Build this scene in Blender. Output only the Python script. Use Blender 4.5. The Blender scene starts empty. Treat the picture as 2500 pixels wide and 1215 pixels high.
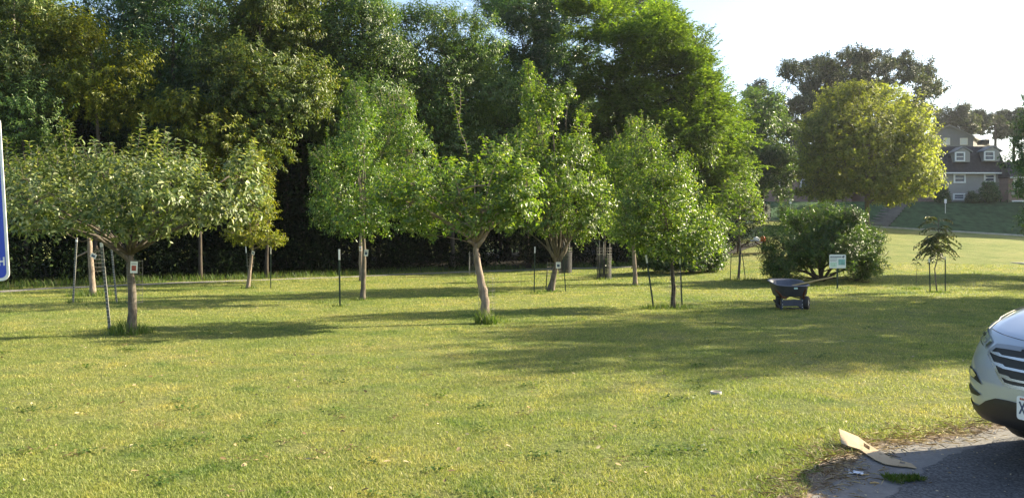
import bpy, bmesh, math, random, zlib
import numpy as np
from mathutils import Vector, Matrix

SC = bpy.context.scene
COL = SC.collection
rng = np.random.default_rng(7)
random.seed(7)
R = math.radians

# ------------------------------------------------------------------ camera, sky, sun, exposure
FPX, CX, HY, CH = 1925.0, 1250.0, 597.0, 1.55      # focal length / centre / horizon row in photo pixels, camera height
cam_d = bpy.data.cameras.new('camera')
cam_d.sensor_width = 36.0
cam_d.lens = 36.0 * FPX / 2500.0
cam_d.shift_y = -(607.5 - HY) / 2500.0
cam_d.clip_end = 3000
cam = bpy.data.objects.new('camera', cam_d)
cam.location = (0, 0, CH)
cam.rotation_euler = (R(90), 0, 0)
COL.objects.link(cam)
SC.camera = cam

SUN_EL, SUN_AZ = 28.0, 70.0          # azimuth clockwise from +Y (the view direction)
world = bpy.data.worlds.new('World')
SC.world = world
world.use_nodes = True
wn = world.node_tree
sky = wn.nodes.new('ShaderNodeTexSky')
sky.sky_type = 'NISHITA'
sky.sun_disc = False
sky.sun_elevation = R(SUN_EL)
sky.sun_rotation = R(SUN_AZ)
sky.air_density = 1.0
sky.dust_density = 1.5
sky.ozone_density = 1.0
bg = wn.nodes['Background']
bg.inputs['Strength'].default_value = 0.085
wn.links.new(sky.outputs[0], bg.inputs['Color'])

sun_d = bpy.data.lights.new('sun', 'SUN')
sun_d.energy = 5.0
sun_d.angle = R(0.5)
sun_d.color = (1.0, 0.87, 0.62)
sun = bpy.data.objects.new('sun', sun_d)
sdir = Vector((math.sin(R(SUN_AZ)) * math.cos(R(SUN_EL)), math.cos(R(SUN_AZ)) * math.cos(R(SUN_EL)), math.sin(R(SUN_EL))))
sun.rotation_euler = sdir.to_track_quat('Z', 'Y').to_euler()
sun.location = (60, 40, 60)
COL.objects.link(sun)

vs = SC.view_settings
vs.view_transform = 'Standard'
vs.look = 'None'
vs.gamma = 1
vs.use_curve_mapping = False
vs.exposure = 1.85
SC.cycles.use_denoising = True
SC.cycles.max_bounces = 8
SC.cycles.diffuse_bounces = 3
SC.cycles.glossy_bounces = 2
SC.cycles.transmission_bounces = 4
SC.cycles.volume_bounces = 0
SC.cycles.transparent_max_bounces = 4
SC.cycles.caustics_reflective = False
SC.cycles.caustics_refractive = False

# ------------------------------------------------------------------ terrain and pixel helpers
def sstep(a, b, v):
    u = np.clip((np.asarray(v, float) - a) / (b - a), 0, 1)
    return u * u * (3 - 2 * u)

ROAD0, ROAD1 = 79.0, 85.0
def zroad(t):
    return np.interp(t, [-1.2, -.3, 0, .13, .32, .45, .65, 1.0, 1.6], [.2, .4, .6, 1.3, 3.9, 3.35, 2.4, 1.6, 1.0])
def gz(x, y):
    x = np.asarray(x, float); y = np.asarray(y, float)
    Y = np.maximum(y, 1.0)
    t = x / Y
    zr = zroad(t)
    u = np.clip((Y - 27) / (ROAD0 - 27), 0, 1) ** 1.35
    top = np.interp(t, [0.0, .3, .7, 1.4], [1.6, 6.9, 6.9, 5.5])
    return zr * u + np.maximum(top - zr, .3) * sstep(ROAD1 + .6, 99, Y) + np.clip(Y - 100, 0, 500) * .03

def W(px, py, d):
    return np.array(((px - CX) / FPX * d, d, CH + (HY - py) / FPX * d))

def ground_at(px, py, far=170.0):
    t = (px - CX) / FPX
    d = np.arange(3.5, far, .02)
    row = HY - (gz(t * d, d) - CH) * FPX / d
    k = np.argmax(row <= py)
    dd = d[k]
    return np.array((t * dd, dd, float(gz(t * dd, dd))))

# ------------------------------------------------------------------ materials
def new_mat(name):
    m = bpy.data.materials.new(name)
    m.use_nodes = True
    nt = m.node_tree
    return m, nt, nt.nodes['Principled BSDF']

def rgba(c):
    return (c[0], c[1], c[2], 1.0)

def noise_node(nt, scale, detail=4, rough=.6, coord=None, dist=0.0):
    n = nt.nodes.new('ShaderNodeTexNoise')
    n.inputs['Scale'].default_value = scale
    n.inputs['Detail'].default_value = detail
    n.inputs['Roughness'].default_value = rough
    n.inputs['Distortion'].default_value = dist
    if coord is not None:
        nt.links.new(coord, n.inputs['Vector'])
    return n

def ramp(nt, fac, stops):
    r = nt.nodes.new('ShaderNodeValToRGB')
    e = r.color_ramp.elements
    while len(e) < len(stops):
        e.new(.5)
    for k, (p, c) in enumerate(stops):
        e[k].position = p
        e[k].color = rgba(c)
    nt.links.new(fac, r.inputs[0])
    return r

def mixc(nt, fac, a, b, mode='MIX'):
    m = nt.nodes.new('ShaderNodeMix')
    m.data_type = 'RGBA'
    m.blend_type = mode
    for sock, v in ((m.inputs[0], fac), (m.inputs[6], a), (m.inputs[7], b)):
        if isinstance(v, bpy.types.NodeSocket):
            nt.links.new(v, sock)
        elif isinstance(v, (int, float)):
            sock.default_value = v
        else:
            sock.default_value = rgba(v)
    return m.outputs[2]

def geo_pos(nt):
    return nt.nodes.new('ShaderNodeNewGeometry').outputs['Position']

def obj_co(nt):
    return nt.nodes.new('ShaderNodeTexCoord').outputs['Object']

def bump(nt, b, height, strength=.5, dist=.02):
    bn = nt.nodes.new('ShaderNodeBump')
    bn.inputs['Strength'].default_value = strength
    bn.inputs['Distance'].default_value = dist
    nt.links.new(height, bn.inputs['Height'])
    nt.links.new(bn.outputs[0], b.inputs['Normal'])

def mat_plain(name, col, rough=.6, metal=0.0, var=.12, scale=8.0, coat=0.0, spec=.5, bumpy=0.0):
    m, nt, b = new_mat(name)
    n = noise_node(nt, scale, 5, .6, obj_co(nt))
    lo = [c * (1 - var) for c in col]
    hi = [min(1, c * (1 + var)) for c in col]
    r = ramp(nt, n.outputs[0], [(.3, lo), (.7, hi)])
    nt.links.new(r.outputs[0], b.inputs['Base Color'])
    b.inputs['Roughness'].default_value = rough
    b.inputs['Metallic'].default_value = metal
    b.inputs['Specular IOR Level'].default_value = spec
    b.inputs['Coat Weight'].default_value = coat
    b.inputs['Coat Roughness'].default_value = .06
    if bumpy:
        bump(nt, b, n.outputs[0], bumpy, .01)
    return m

def mat_leaf(name, stops, trans=.4, tcol=None, rough=.45, spec=.4, patch=.35, pscale=.5):
    """per-leaf random colour plus slow patches over the crown; partly translucent."""
    m, nt, b = new_mat(name)
    at = nt.nodes.new('ShaderNodeAttribute')
    at.attribute_name = 'rnd'
    r = ramp(nt, at.outputs['Fac'], stops)
    n = noise_node(nt, pscale, 2, .5, geo_pos(nt))
    pr = ramp(nt, n.outputs[0], [(.35, (1 - patch,) * 3), (.65, (1 + patch * .4, 1 + patch * .4, 1 - patch * .2))])
    c = mixc(nt, 1.0, r.outputs[0], pr.outputs[0], 'MULTIPLY')
    nt.links.new(c, b.inputs['Base Color'])
    b.inputs['Roughness'].default_value = rough
    b.inputs['Specular IOR Level'].default_value = spec
    tr = nt.nodes.new('ShaderNodeBsdfTranslucent')
    tcn = mixc(nt, 1.0, c, tcol or (1.5, 1.45, .6), 'MULTIPLY')
    nt.links.new(tcn, tr.inputs['Color'])
    ms = nt.nodes.new('ShaderNodeMixShader')
    ms.inputs[0].default_value = trans
    nt.links.new(b.outputs[0], ms.inputs[1])
    nt.links.new(tr.outputs[0], ms.inputs[2])
    nt.links.new(ms.outputs[0], nt.nodes['Material Output'].inputs['Surface'])
    return m

def mat_bark(name, lo, hi, scale=6.0):
    m, nt, b = new_mat(name)
    mp = nt.nodes.new('ShaderNodeMapping')
    mp.inputs['Scale'].default_value = (1, 1, .3)
    nt.links.new(obj_co(nt), mp.inputs[0])
    n = noise_node(nt, scale, 6, .65, mp.outputs[0], .4)
    r = ramp(nt, n.outputs[0], [(.3, lo), (.5, [(a + c) / 2 for a, c in zip(lo, hi)]), (.72, hi)])
    nt.links.new(r.outputs[0], b.inputs['Base Color'])
    b.inputs['Roughness'].default_value = .9
    b.inputs['Specular IOR Level'].default_value = .15
    bump(nt, b, n.outputs[0], .7, .03)
    return m

def lawn_color(nt, p):
    """the lawn's own patchiness: dry straw patches, fresh green patches, brown thin spots."""
    big = noise_node(nt, .33, 4, .6, p, .3)
    c = ramp(nt, big.outputs[0], [(.26, (.135, .200, .058)), (.42, (.245, .284, .088)), (.60, (.310, .318, .116)), (.82, (.355, .330, .146))])
    mid = noise_node(nt, 1.7, 4, .65, p, .2)
    c2 = ramp(nt, mid.outputs[0], [(.26, (.42, .62, .50)), (.42, (.86, .92, .86)), (.55, (1, 1, 1)), (.74, (1.32, 1.16, 1.0))])
    c = mixc(nt, 1.0, c.outputs[0], c2.outputs[0], 'MULTIPLY')
    sp = noise_node(nt, 5.0, 3, .6, p)
    f = ramp(nt, sp.outputs[0], [(.63, (0, 0, 0)), (.76, (.55, .55, .55))])
    return mixc(nt, f.outputs[0], c, (.105, .080, .042))

M = {}
def build_materials():
    # lawn ground sheet
    m, nt, b = new_mat('lawn_ground')
    p = geo_pos(nt)
    c = lawn_color(nt, p)
    fine = noise_node(nt, 22, 5, .75, p)
    fr = ramp(nt, fine.outputs[0], [(.3, (.26, .29, .26)), (.55, (.80, .80, .80)), (.75, (1.25, 1.25, 1.15))])
    c = mixc(nt, 1.0, c, fr.outputs[0], 'MULTIPLY')
    nt.links.new(c, b.inputs['Base Color'])
    b.inputs['Roughness'].default_value = .95
    b.inputs['Specular IOR Level'].default_value = .1
    f2 = noise_node(nt, 9, 6, .8, p)
    bump(nt, b, f2.outputs[0], 1.0, .10)
    M['lawn'] = m
    # grass blades
    m, nt, b = new_mat('grass_blades')
    p = geo_pos(nt)
    c = lawn_color(nt, p)
    at = nt.nodes.new('ShaderNodeAttribute'); at.attribute_name = 'rnd'
    v = ramp(nt, at.outputs['Fac'], [(0, (.55, .66, .5)), (.5, (1, 1, .9)), (.85, (1.35, 1.25, 1.1)), (1.0, (2.0, 1.65, 2.1))])
    c = mixc(nt, 1.0, c, v.outputs[0], 'MULTIPLY')
    nt.links.new(c, b.inputs['Base Color'])
    b.inputs['Roughness'].default_value = .5
    b.inputs['Specular IOR Level'].default_value = .3
    tr = nt.nodes.new('ShaderNodeBsdfTranslucent')
    nt.links.new(mixc(nt, 1.0, c, (1.25, 1.3, .7), 'MULTIPLY'), tr.inputs['Color'])
    ms = nt.nodes.new('ShaderNodeMixShader'); ms.inputs[0].default_value = .42
    nt.links.new(b.outputs[0], ms.inputs[1]); nt.links.new(tr.outputs[0], ms.inputs[2])
    nt.links.new(ms.outputs[0], nt.nodes['Material Output'].inputs['Surface'])
    M['grass'] = m
    # mineral surfaces
    def mineral(name, stops, scale, bs, detail=8, speck=None):
        m, nt, b = new_mat(name)
        p = geo_pos(nt)
        n = noise_node(nt, scale, detail, .75, p)
        r = ramp(nt, n.outputs[0], stops)
        big = noise_node(nt, 1.3, 4, .6, p)
        br = ramp(nt, big.outputs[0], [(.3, (.75, .75, .75)), (.7, (1.2, 1.2, 1.2))])
        c = mixc(nt, 1.0, r.outputs[0], br.outputs[0], 'MULTIPLY')
        if speck:
            vo = nt.nodes.new('ShaderNodeTexVoronoi'); vo.inputs['Scale'].default_value = speck
            nt.links.new(p, vo.inputs['Vector'])
            sr = ramp(nt, vo.outputs['Color'], [(.2, (.6, .6, .6)), (.8, (1.5, 1.5, 1.5))])
            c = mixc(nt, 1.0, c, sr.outputs[0], 'MULTIPLY')
        nt.links.new(c, b.inputs['Base Color'])
        b.inputs['Roughness'].default_value = .9
        b.inputs['Specular IOR Level'].default_value = .25
        bump(nt, b, n.outputs[0], bs, .015)
        return m
    M['concrete'] = mineral('worn_concrete', [(.3, (.13, .125, .12)), (.7, (.21, .20, .19))], 30, .25)
    M['asphalt'] = mineral('weathered_asphalt', [(.3, (.05, .05, .053)), (.7, (.125, .125, .13))], 45, .8, 8, 75)
    M['gravel'] = mineral('pale_gravel', [(.3, (.14, .13, .115)), (.7, (.30, .28, .26))], 14, .9, 8, 26)
    M['road'] = mineral('street_asphalt', [(.3, (.20, .195, .20)), (.7, (.27, .265, .27))], 6, .1)
    M['kerb'] = mineral('kerb_concrete', [(.3, (.34, .33, .31)), (.7, (.44, .43, .41))], 9, .1)
    M['dirt'] = mineral('straw_littered_dirt', [(.25, (.09, .065, .05)), (.5, (.19, .15, .115)), (.75, (.34, .29, .23))], 22, 1.0)
    m = mat_leaf('straw_litter', [(0, (.14, .085, .045)), (.4, (.30, .22, .13)), (1, (.55, .47, .34))], .15, (1, 1, 1), .7, .2)
    M['straw'] = m
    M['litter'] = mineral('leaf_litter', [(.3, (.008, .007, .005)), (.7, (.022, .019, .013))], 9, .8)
    # foliage  (dark -> light per leaf)
    M['apple'] = mat_leaf('apple_leaf', [(0, (.060, .105, .030)), (.5, (.125, .180, .058)), (.8, (.23, .28, .12)), (1, (.40, .43, .26))], .38, (1.5, 1.4, .55), .4, .5, .3, .9)
    M['pear'] = mat_leaf('glossy_orchard_leaf', [(0, (.045, .10, .020)), (.6, (.095, .175, .034)), (.92, (.17, .24, .06)), (1, (.30, .32, .11))], .42, (1.6, 1.6, .5), .36, .55, .3, .8)
    M['lime'] = mat_leaf('bright_orchard_leaf', [(0, (.060, .115, .020)), (.6, (.115, .195, .036)), (.9, (.20, .26, .065)), (1, (.30, .34, .13))], .45, (1.6, 1.6, .5), .38, .5, .25, .8)
    M['yell'] = mat_leaf('yellow_green_leaf', [(0, (.080, .115, .014)), (.6, (.155, .190, .022)), (1, (.26, .26, .04))], .42, (1.5, 1.4, .4), .45, .35, .3, .6)
    M['dark'] = mat_leaf('dark_wood_leaf', [(0, (.026, .066, .022)), (.6, (.056, .122, .038)), (.93, (.11, .185, .065)), (1, (.19, .25, .11))], .35, (1.5, 1.6, .6), .36, .5, .35, .3)
    M['olive'] = mat_leaf('olive_wood_leaf', [(0, (.050, .090, .020)), (.6, (.100, .155, .034)), (.95, (.18, .225, .06)), (1, (.26, .22, .06))], .38, (1.5, 1.35, .5), .42, .4, .35, .35)
    M['mid'] = mat_leaf('mid_green_leaf', [(0, (.042, .092, .022)), (.6, (.085, .158, .038)), (1, (.18, .25, .085))], .38, (1.5, 1.5, .55), .38, .5, .35, .3)
    M['locust'] = mat_leaf('locust_leaf', [(0, (.062, .118, .022)), (.6, (.125, .200, .040)), (1, (.23, .30, .075))], .48, (1.45, 1.5, .45), .45, .35, .3, .3)
    M['maple'] = mat_leaf('maple_leaf', [(0, (.11, .15, .034)), (.6, (.20, .245, .055)), (1, (.34, .37, .11))], .58, (1.4, 1.35, .5), .5, .3, .3, .12)
    M['hazyleaf'] = mat_leaf('far_tree_leaf', [(0, (.035, .050, .028)), (.6, (.055, .075, .040)), (1, (.10, .12, .06))], .3, (1.3, 1.3, .6), .5, .3, .3, .12)
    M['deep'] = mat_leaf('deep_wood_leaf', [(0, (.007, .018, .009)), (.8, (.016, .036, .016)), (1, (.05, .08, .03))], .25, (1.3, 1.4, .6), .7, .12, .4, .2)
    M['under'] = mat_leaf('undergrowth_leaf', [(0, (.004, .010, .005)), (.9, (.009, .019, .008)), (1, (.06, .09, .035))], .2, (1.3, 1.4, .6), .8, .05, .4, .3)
    M['shrub'] = mat_leaf('shrub_leaf', [(0, (.027, .066, .018)), (.6, (.056, .112, .028)), (.95, (.11, .175, .045)), (1, (.20, .25, .085))], .38, (1.8, 1.8, .5), .4, .5, .25, .6)
    M['bankshade'] = mat_plain('bank_shade_green', (.045, .085, .040), .95, 0, .5, 1.2, spec=.05, bumpy=1.0)  # grass green darkened to carry the shade on the bank
    M['sumac'] = mat_leaf('bronze_sapling_leaf', [(0, (.034, .062, .026)), (.6, (.060, .095, .036)), (1, (.12, .13, .055))], .3, (1.5, 1.2, .6), .45, .4, .2, .8)
    M['weed'] = mat_leaf('weed_leaf', [(0, (.05, .10, .02)), (.6, (.09, .16, .03)), (1, (.20, .22, .08))], .4, (1.4, 1.4, .6), .5, .3, .2, .8)
    M['bark'] = mat_bark('grey_bark', (.055, .044, .036), (.20, .175, .145), 14)
    M['barkpink'] = mat_bark('smooth_fruitwood_bark', (.13, .10, .080), (.34, .275, .225), 12)
    M['barkdark'] = mat_bark('dark_bark', (.035, .028, .022), (.10, .085, .07), 8)
    M['stem'] = mat_plain('young_stem', (.22, .18, .10), .7)
    # things
    M['blue'] = mat_plain('sign_blue', (.012, .055, .50), .35, 0, .06, 3)
    M['white'] = mat_plain('white_paint', (.78, .78, .76), .45, 0, .06, 5)
    M['signwhite'] = mat_plain('sign_white', (.72, .76, .80), .4, 0, .04, 5)
    M['signink'] = mat_plain('sign_ink', (.05, .075, .14), .5)
    M['signpic'] = mat_plain('sign_picture', (.20, .42, .44), .45, 0, .35, 14)
    M['signpale'] = mat_plain('sign_picture_pale', (.50, .66, .60), .45, 0, .25, 20)
    M['galv'] = mat_plain('galvanised_steel', (.52, .53, .54), .42, .85, .2, 12)
    M['wire'] = mat_plain('cage_wire', (.22, .21, .19), .6, .5, .3, 10)
    M['postgreen'] = mat_plain('post_green', (.020, .040, .026), .5, 0, .3, 10)
    M['postgrey'] = mat_plain('post_worn', (.22, .215, .20), .6, .1, .35, 9)
    M['stud'] = mat_plain('post_stud', (.05, .05, .045), .6)
    M['guardmesh'] = mat_plain('guard_mesh', (.025, .026, .028), .7, 0, .4, 30)
    M['red'] = mat_plain('fruit_photo_red', (.34, .06, .035), .5, 0, .5, 40)
    M['traypoly'] = mat_plain('barrow_grey', (.085, .09, .115), .5, 0, .25, 4)
    M['barrowsteel'] = mat_plain('barrow_steel', (.036, .042, .066), .5, .1, .15, 8)
    M['rubber'] = mat_plain('tyre_rubber', (.018, .018, .02), .75, 0, .2, 12)
    M['handlewood'] = mat_bark('tool_handle_wood', (.40, .27, .11), (.60, .44, .22), 9)
    M['redwood'] = mat_bark('barrow_handle_wood', (.07, .028, .018), (.15, .06, .035), 9)
    M['tablewood'] = mat_bark('table_brown', (.045, .028, .022), (.11, .065, .05), 7)
    M['orange'] = mat_plain('orange_plastic', (.75, .10, .02), .4)
    M['bagwhite'] = mat_plain('white_plastic', (.72, .72, .70), .4)
    M['carpaint'] = mat_plain('silver_white_paint', (.43, .47, .545), .34, .45, .02, 3, 1.0)
    M['carblack'] = mat_plain('black_trim', (.016, .016, .018), .5, 0, .15, 9)
    M['cargrey'] = mat_plain('grey_trim', (.30, .31, .33), .35, .7, .05, 4)
    M['chrome'] = mat_plain('satin_chrome', (.58, .58, .60), .26, .9, .03, 4)
    M['lampglass'] = mat_plain('headlight_lens', (.33, .36, .38), .12, .35, .4, 16, 1.0)
    M['amber'] = mat_plain('fog_lens', (.60, .52, .22), .2, .1, .2, 10, 1.0)
    M['glassdark'] = mat_plain('dark_glass', (.03, .035, .045), .08, 0, .2, 2, .5)
    M['windowglass'] = mat_plain('window_glass', (.09, .10, .13), .12, 0, .35, 1.2)
    M['cardboard'] = mat_bark('cardboard', (.36, .27, .17), (.47, .37, .25), 3)
    M['pipe'] = mat_plain('dull_plastic', (.34, .33, .30), .6)
    M['paper'] = mat_plain('paper_scrap', (.62, .64, .70), .6)
    M['sidegrey'] = mat_plain('grey_siding', (.30, .29, .27), .8, 0, .07, 1.2)
    M['sideblue'] = mat_plain('blue_grey_siding', (.20, .205, .245), .8, 0, .07, 1.2)
    M['shingle'] = mat_plain('dark_shingles', (.050, .044, .050), .9, 0, .3, 2.5, bumpy=.3)
    M['sidepale'] = mat_plain('pale_siding', (.15, .145, .15), .85, 0, .08, 1.2)
    M['roofgrey'] = mat_plain('grey_shingles', (.20, .20, .205), .85, 0, .15, 2.5)
    m, nt, b = new_mat('brown_brick')
    bt = nt.nodes.new('ShaderNodeTexBrick')
    bt.inputs['Color1'].default_value = rgba((.18, .11, .09)); bt.inputs['Color2'].default_value = rgba((.25, .16, .13))
    bt.inputs['Mortar'].default_value = rgba((.28, .25, .23)); bt.inputs['Scale'].default_value = 2.2
    mp = nt.nodes.new('ShaderNodeMapping'); mp.inputs['Rotation'].default_value = (R(90), 0, 0)
    nt.links.new(obj_co(nt), mp.inputs[0]); nt.links.new(mp.outputs[0], bt.inputs['Vector'])
    nt.links.new(bt.outputs[0], b.inputs['Base Color']); b.inputs['Roughness'].default_value = .9
    M['brick'] = m
build_materials()

# ------------------------------------------------------------------ object helpers
def tag(o, label=None, cat=None, group=None, kind=None):
    if label: o['label'] = label
    if cat: o['category'] = cat
    if group: o['group'] = group
    if kind: o['kind'] = kind
    return o

def thing(name, loc, label, cat, group=None, rz=0.0):
    o = bpy.data.objects.new(name, None)
    o.empty_display_size = .2
    o.location = loc
    o.rotation_euler = (0, 0, rz)
    COL.objects.link(o)
    return tag(o, label, cat, group)

def link(name, me, mat, parent=None, smooth=False):
    if mat is not None and not me.materials:
        me.materials.append(mat)
    if smooth:
        me.polygons.foreach_set('use_smooth', [True] * len(me.polygons))
    o = bpy.data.objects.new(name, me)
    COL.objects.link(o)
    if parent is not None:
        o.parent = parent
    return o

def copy_tree(o, parent=None):
    c = o.copy()
    COL.objects.link(c)
    if parent is not None:
        c.parent = parent
    for ch in list(o.children):
        copy_tree(ch, c)
    return c

class MB:
    """collects boxes, tubes and polygons into one mesh."""
    def __init__(self):
        self.v, self.f = [], []
    def add(self, vs, fs):
        k = len(self.v)
        self.v += [tuple(map(float, p)) for p in vs]
        self.f += [tuple(i + k for i in f) for f in fs]
        return self
    def box(self, c, s, rot=None):
        hx, hy, hz = s[0] / 2, s[1] / 2, s[2] / 2
        vs = [Vector((x, y, z)) for x in (-hx, hx) for y in (-hy, hy) for z in (-hz, hz)]
        if rot is not None:
            vs = [rot @ p for p in vs]
        vs = [p + Vector(c) for p in vs]
        return self.add(vs, [(0, 1, 3, 2), (4, 6, 7, 5), (0, 4, 5, 1), (2, 3, 7, 6), (0, 2, 6, 4), (1, 5, 7, 3)])
    def bar(self, a, b, w, h=None, up=(0, 0, 1)):
        """rectangular bar from a to b"""
        a, b = Vector(a), Vector(b)
        h = w if h is None else h
        d = (b - a).normalized()
        s = d.cross(Vector(up))
        if s.length < 1e-4:
            s = d.cross(Vector((0, 1, 0)))
        s.normalize()
        u = s.cross(d)
        vs = [p + s * (i * w / 2) + u * (j * h / 2) for p in (a, b) for i, j in ((-1, -1), (1, -1), (1, 1), (-1, 1))]
        return self.add(vs, [(0, 3, 2, 1), (4, 5, 6, 7), (0, 1, 5, 4), (1, 2, 6, 5), (2, 3, 7, 6), (3, 0, 4, 7)])
    def tube(self, pts, rad, n=7, cap=True, wob=0.0):
        pts = [Vector(p) for p in pts]
        if not hasattr(rad, '__len__'):
            rad = [rad] * len(pts)
        k0 = len(self.v)
        ref = Vector((0.31, .95, .05))
        for i, p in enumerate(pts):
            d = (pts[min(i + 1, len(pts) - 1)] - pts[max(i - 1, 0)])
            d = d.normalized() if d.length > 1e-7 else Vector((0, 0, 1))
            s = d.cross(ref)
            if s.length < .05:
                s = d.cross(Vector((1, 0, 0)))
            s.normalize()
            u = d.cross(s)
            for j in range(n):
                a = 2 * math.pi * j / n
                r = rad[i] * (1 + wob * (random.random() - .5))
                self.v.append(tuple(p + s * (math.cos(a) * r) + u * (math.sin(a) * r)))
        for i in range(len(pts) - 1):
            for j in range(n):
                a, b = k0 + i * n + j, k0 + i * n + (j + 1) % n
                self.f.append((a, b, b + n, a + n))
        if cap:
            self.f.append(tuple(k0 + j for j in range(n))[::-1])
            self.f.append(tuple(k0 + (len(pts) - 1) * n + j for j in range(n)))
        return self
    def prism(self, poly, off):
        """closed polygon (3-D points) extruded by the vector off"""
        n = len(poly)
        vs = [Vector(p) for p in poly] + [Vector(p) + Vector(off) for p in poly]
        fs = [tuple(range(n))[::-1], tuple(range(n, 2 * n))] + [(i, (i + 1) % n, n + (i + 1) % n, n + i) for i in range(n)]
        return self.add(vs, fs)
    def mesh(self, name):
        me = bpy.data.meshes.new(name)
        me.from_pydata(self.v, [], self.f)
        me.update()
        return me
    def build(self, name, mat, parent=None, smooth=False, origin=None):
        if origin is not None:
            o = Vector(origin)
            self.v = [tuple(Vector(p) - o) for p in self.v]
        return link(name, self.mesh(name), mat, parent, smooth)

def fast_mesh(name, co, faces_flat, sizes, rnd=None):
    me = bpy.data.meshes.new(name)
    me.vertices.add(len(co))
    me.vertices.foreach_set('co', np.ascontiguousarray(co, dtype=np.float32).ravel())
    me.loops.add(len(faces_flat))
    me.loops.foreach_set('vertex_index', np.ascontiguousarray(faces_flat, dtype=np.int32))
    me.polygons.add(len(sizes))
    st = np.concatenate(([0], np.cumsum(sizes)[:-1])).astype(np.int32)
    me.polygons.foreach_set('loop_start', st)
    me.update(calc_edges=True)
    if rnd is not None:
        a = me.attributes.new('rnd', 'FLOAT', 'FACE')
        a.data.foreach_set('value', np.ascontiguousarray(rnd, dtype=np.float32))
    return me

def nrm(a):
    return a / np.maximum(np.linalg.norm(a, axis=-1, keepdims=True), 1e-9)

def leaves(name, base, d, n, L, Wd, mat, parent, six=False, droop=.12, fold=.12, rnd=None):
    N = len(base)
    d = nrm(d)
    side = nrm(np.cross(d, n))
    n = np.cross(side, d)
    L = np.broadcast_to(L, (N,))[:, None]
    Wd = np.broadcast_to(Wd, (N,))[:, None]
    if rnd is None:
        rnd = rng.random(N)
    if six:
        p = [base,
             base + d * L * .32 + side * Wd * .46 + n * Wd * fold,
             base + d * L * .70 + side * Wd * .36 + n * (Wd * fold - L * droop * .5),
             base + d * L - n * L * droop,
             base + d * L * .70 - side * Wd * .36 + n * (Wd * fold - L * droop * .5),
             base + d * L * .32 - side * Wd * .46 + n * Wd * fold]
        co = np.stack(p, 1).reshape(-1, 3)
        fb = np.array([0, 1, 2, 3, 0, 3, 4, 5])
        ff = (np.arange(N)[:, None] * 6 + fb).ravel()
        sizes = np.full(2 * N, 4)
    else:
        p = [base, base + d * L * .45 + side * Wd * .5 + n * Wd * fold, base + d * L - n * L * droop, base + d * L * .45 - side * Wd * .5 + n * Wd * fold]
        co = np.stack(p, 1).reshape(-1, 3)
        fb = np.array([0, 1, 2, 0, 2, 3])
        ff = (np.arange(N)[:, None] * 4 + fb).ravel()
        sizes = np.full(2 * N, 3)
    return link(name, fast_mesh(name, co, ff, sizes, np.repeat(rnd, 2)), mat, parent)

def rand_dirs(n):
    v = rng.normal(size=(n, 3))
    return nrm(v)

def shoot_leaves(P, D, Ls, k, ang=.85, grav=.2, two_sided=False, jit=.25):
    """k leaves along each of M stems (start P, direction D, length Ls) -> base, dir, normal arrays"""
    Mn = len(P)
    D = nrm(D)
    s = (np.arange(k)[None, :] + .6 + rng.uniform(-jit, jit, (Mn, k))) / k
    base = P[:, None, :] + D[:, None, :] * (s * np.broadcast_to(Ls, (Mn,))[:, None])[:, :, None]
    up = np.array([0, 0, 1.0])
    e1 = np.cross(D, up)
    bad = np.linalg.norm(e1, axis=1) < .05
    e1[bad] = np.array([1.0, 0, 0])
    e1 = nrm(e1)
    e2 = np.cross(e1, D)
    if two_sided:
        sg = np.where(np.arange(k) % 2 == 0, 1.0, -1.0)[None, :, None]
        rad = e1[:, None, :] * sg + e2[:, None, :] * rng.normal(0, .25, (Mn, k, 1))
    else:
        phi = rng.uniform(0, 6.28, (Mn, 1)) + np.arange(k)[None, :] * 2.4
        rad = e1[:, None, :] * np.cos(phi)[..., None] + e2[:, None, :] * np.sin(phi)[..., None]
    ld = D[:, None, :] * (1 - ang * .5) + rad * ang + rng.normal(0, .15, (Mn, k, 3))
    ld[..., 2] -= grav
    ld = nrm(ld)
    nn = (e2[:, None, :] if two_sided else D[:, None, :]) * .8 + up * .5 + rng.normal(0, .3, (Mn, k, 3))
    return base.reshape(-1, 3), ld.reshape(-1, 3), nn.reshape(-1, 3)

def curve_pts(a, b, n=6, sag=0.0, wob=.05):
    a, b = np.array(a, float), np.array(b, float)
    L = np.linalg.norm(b - a)
    out = []
    for i in range(n + 1):
        u = i / n
        p = a + (b - a) * u
        p[2] += sag * L * math.sin(math.pi * u)
        if 0 < i < n:
            p += rng.normal(0, wob * L / n, 3)
        out.append(p)
    return out

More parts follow.
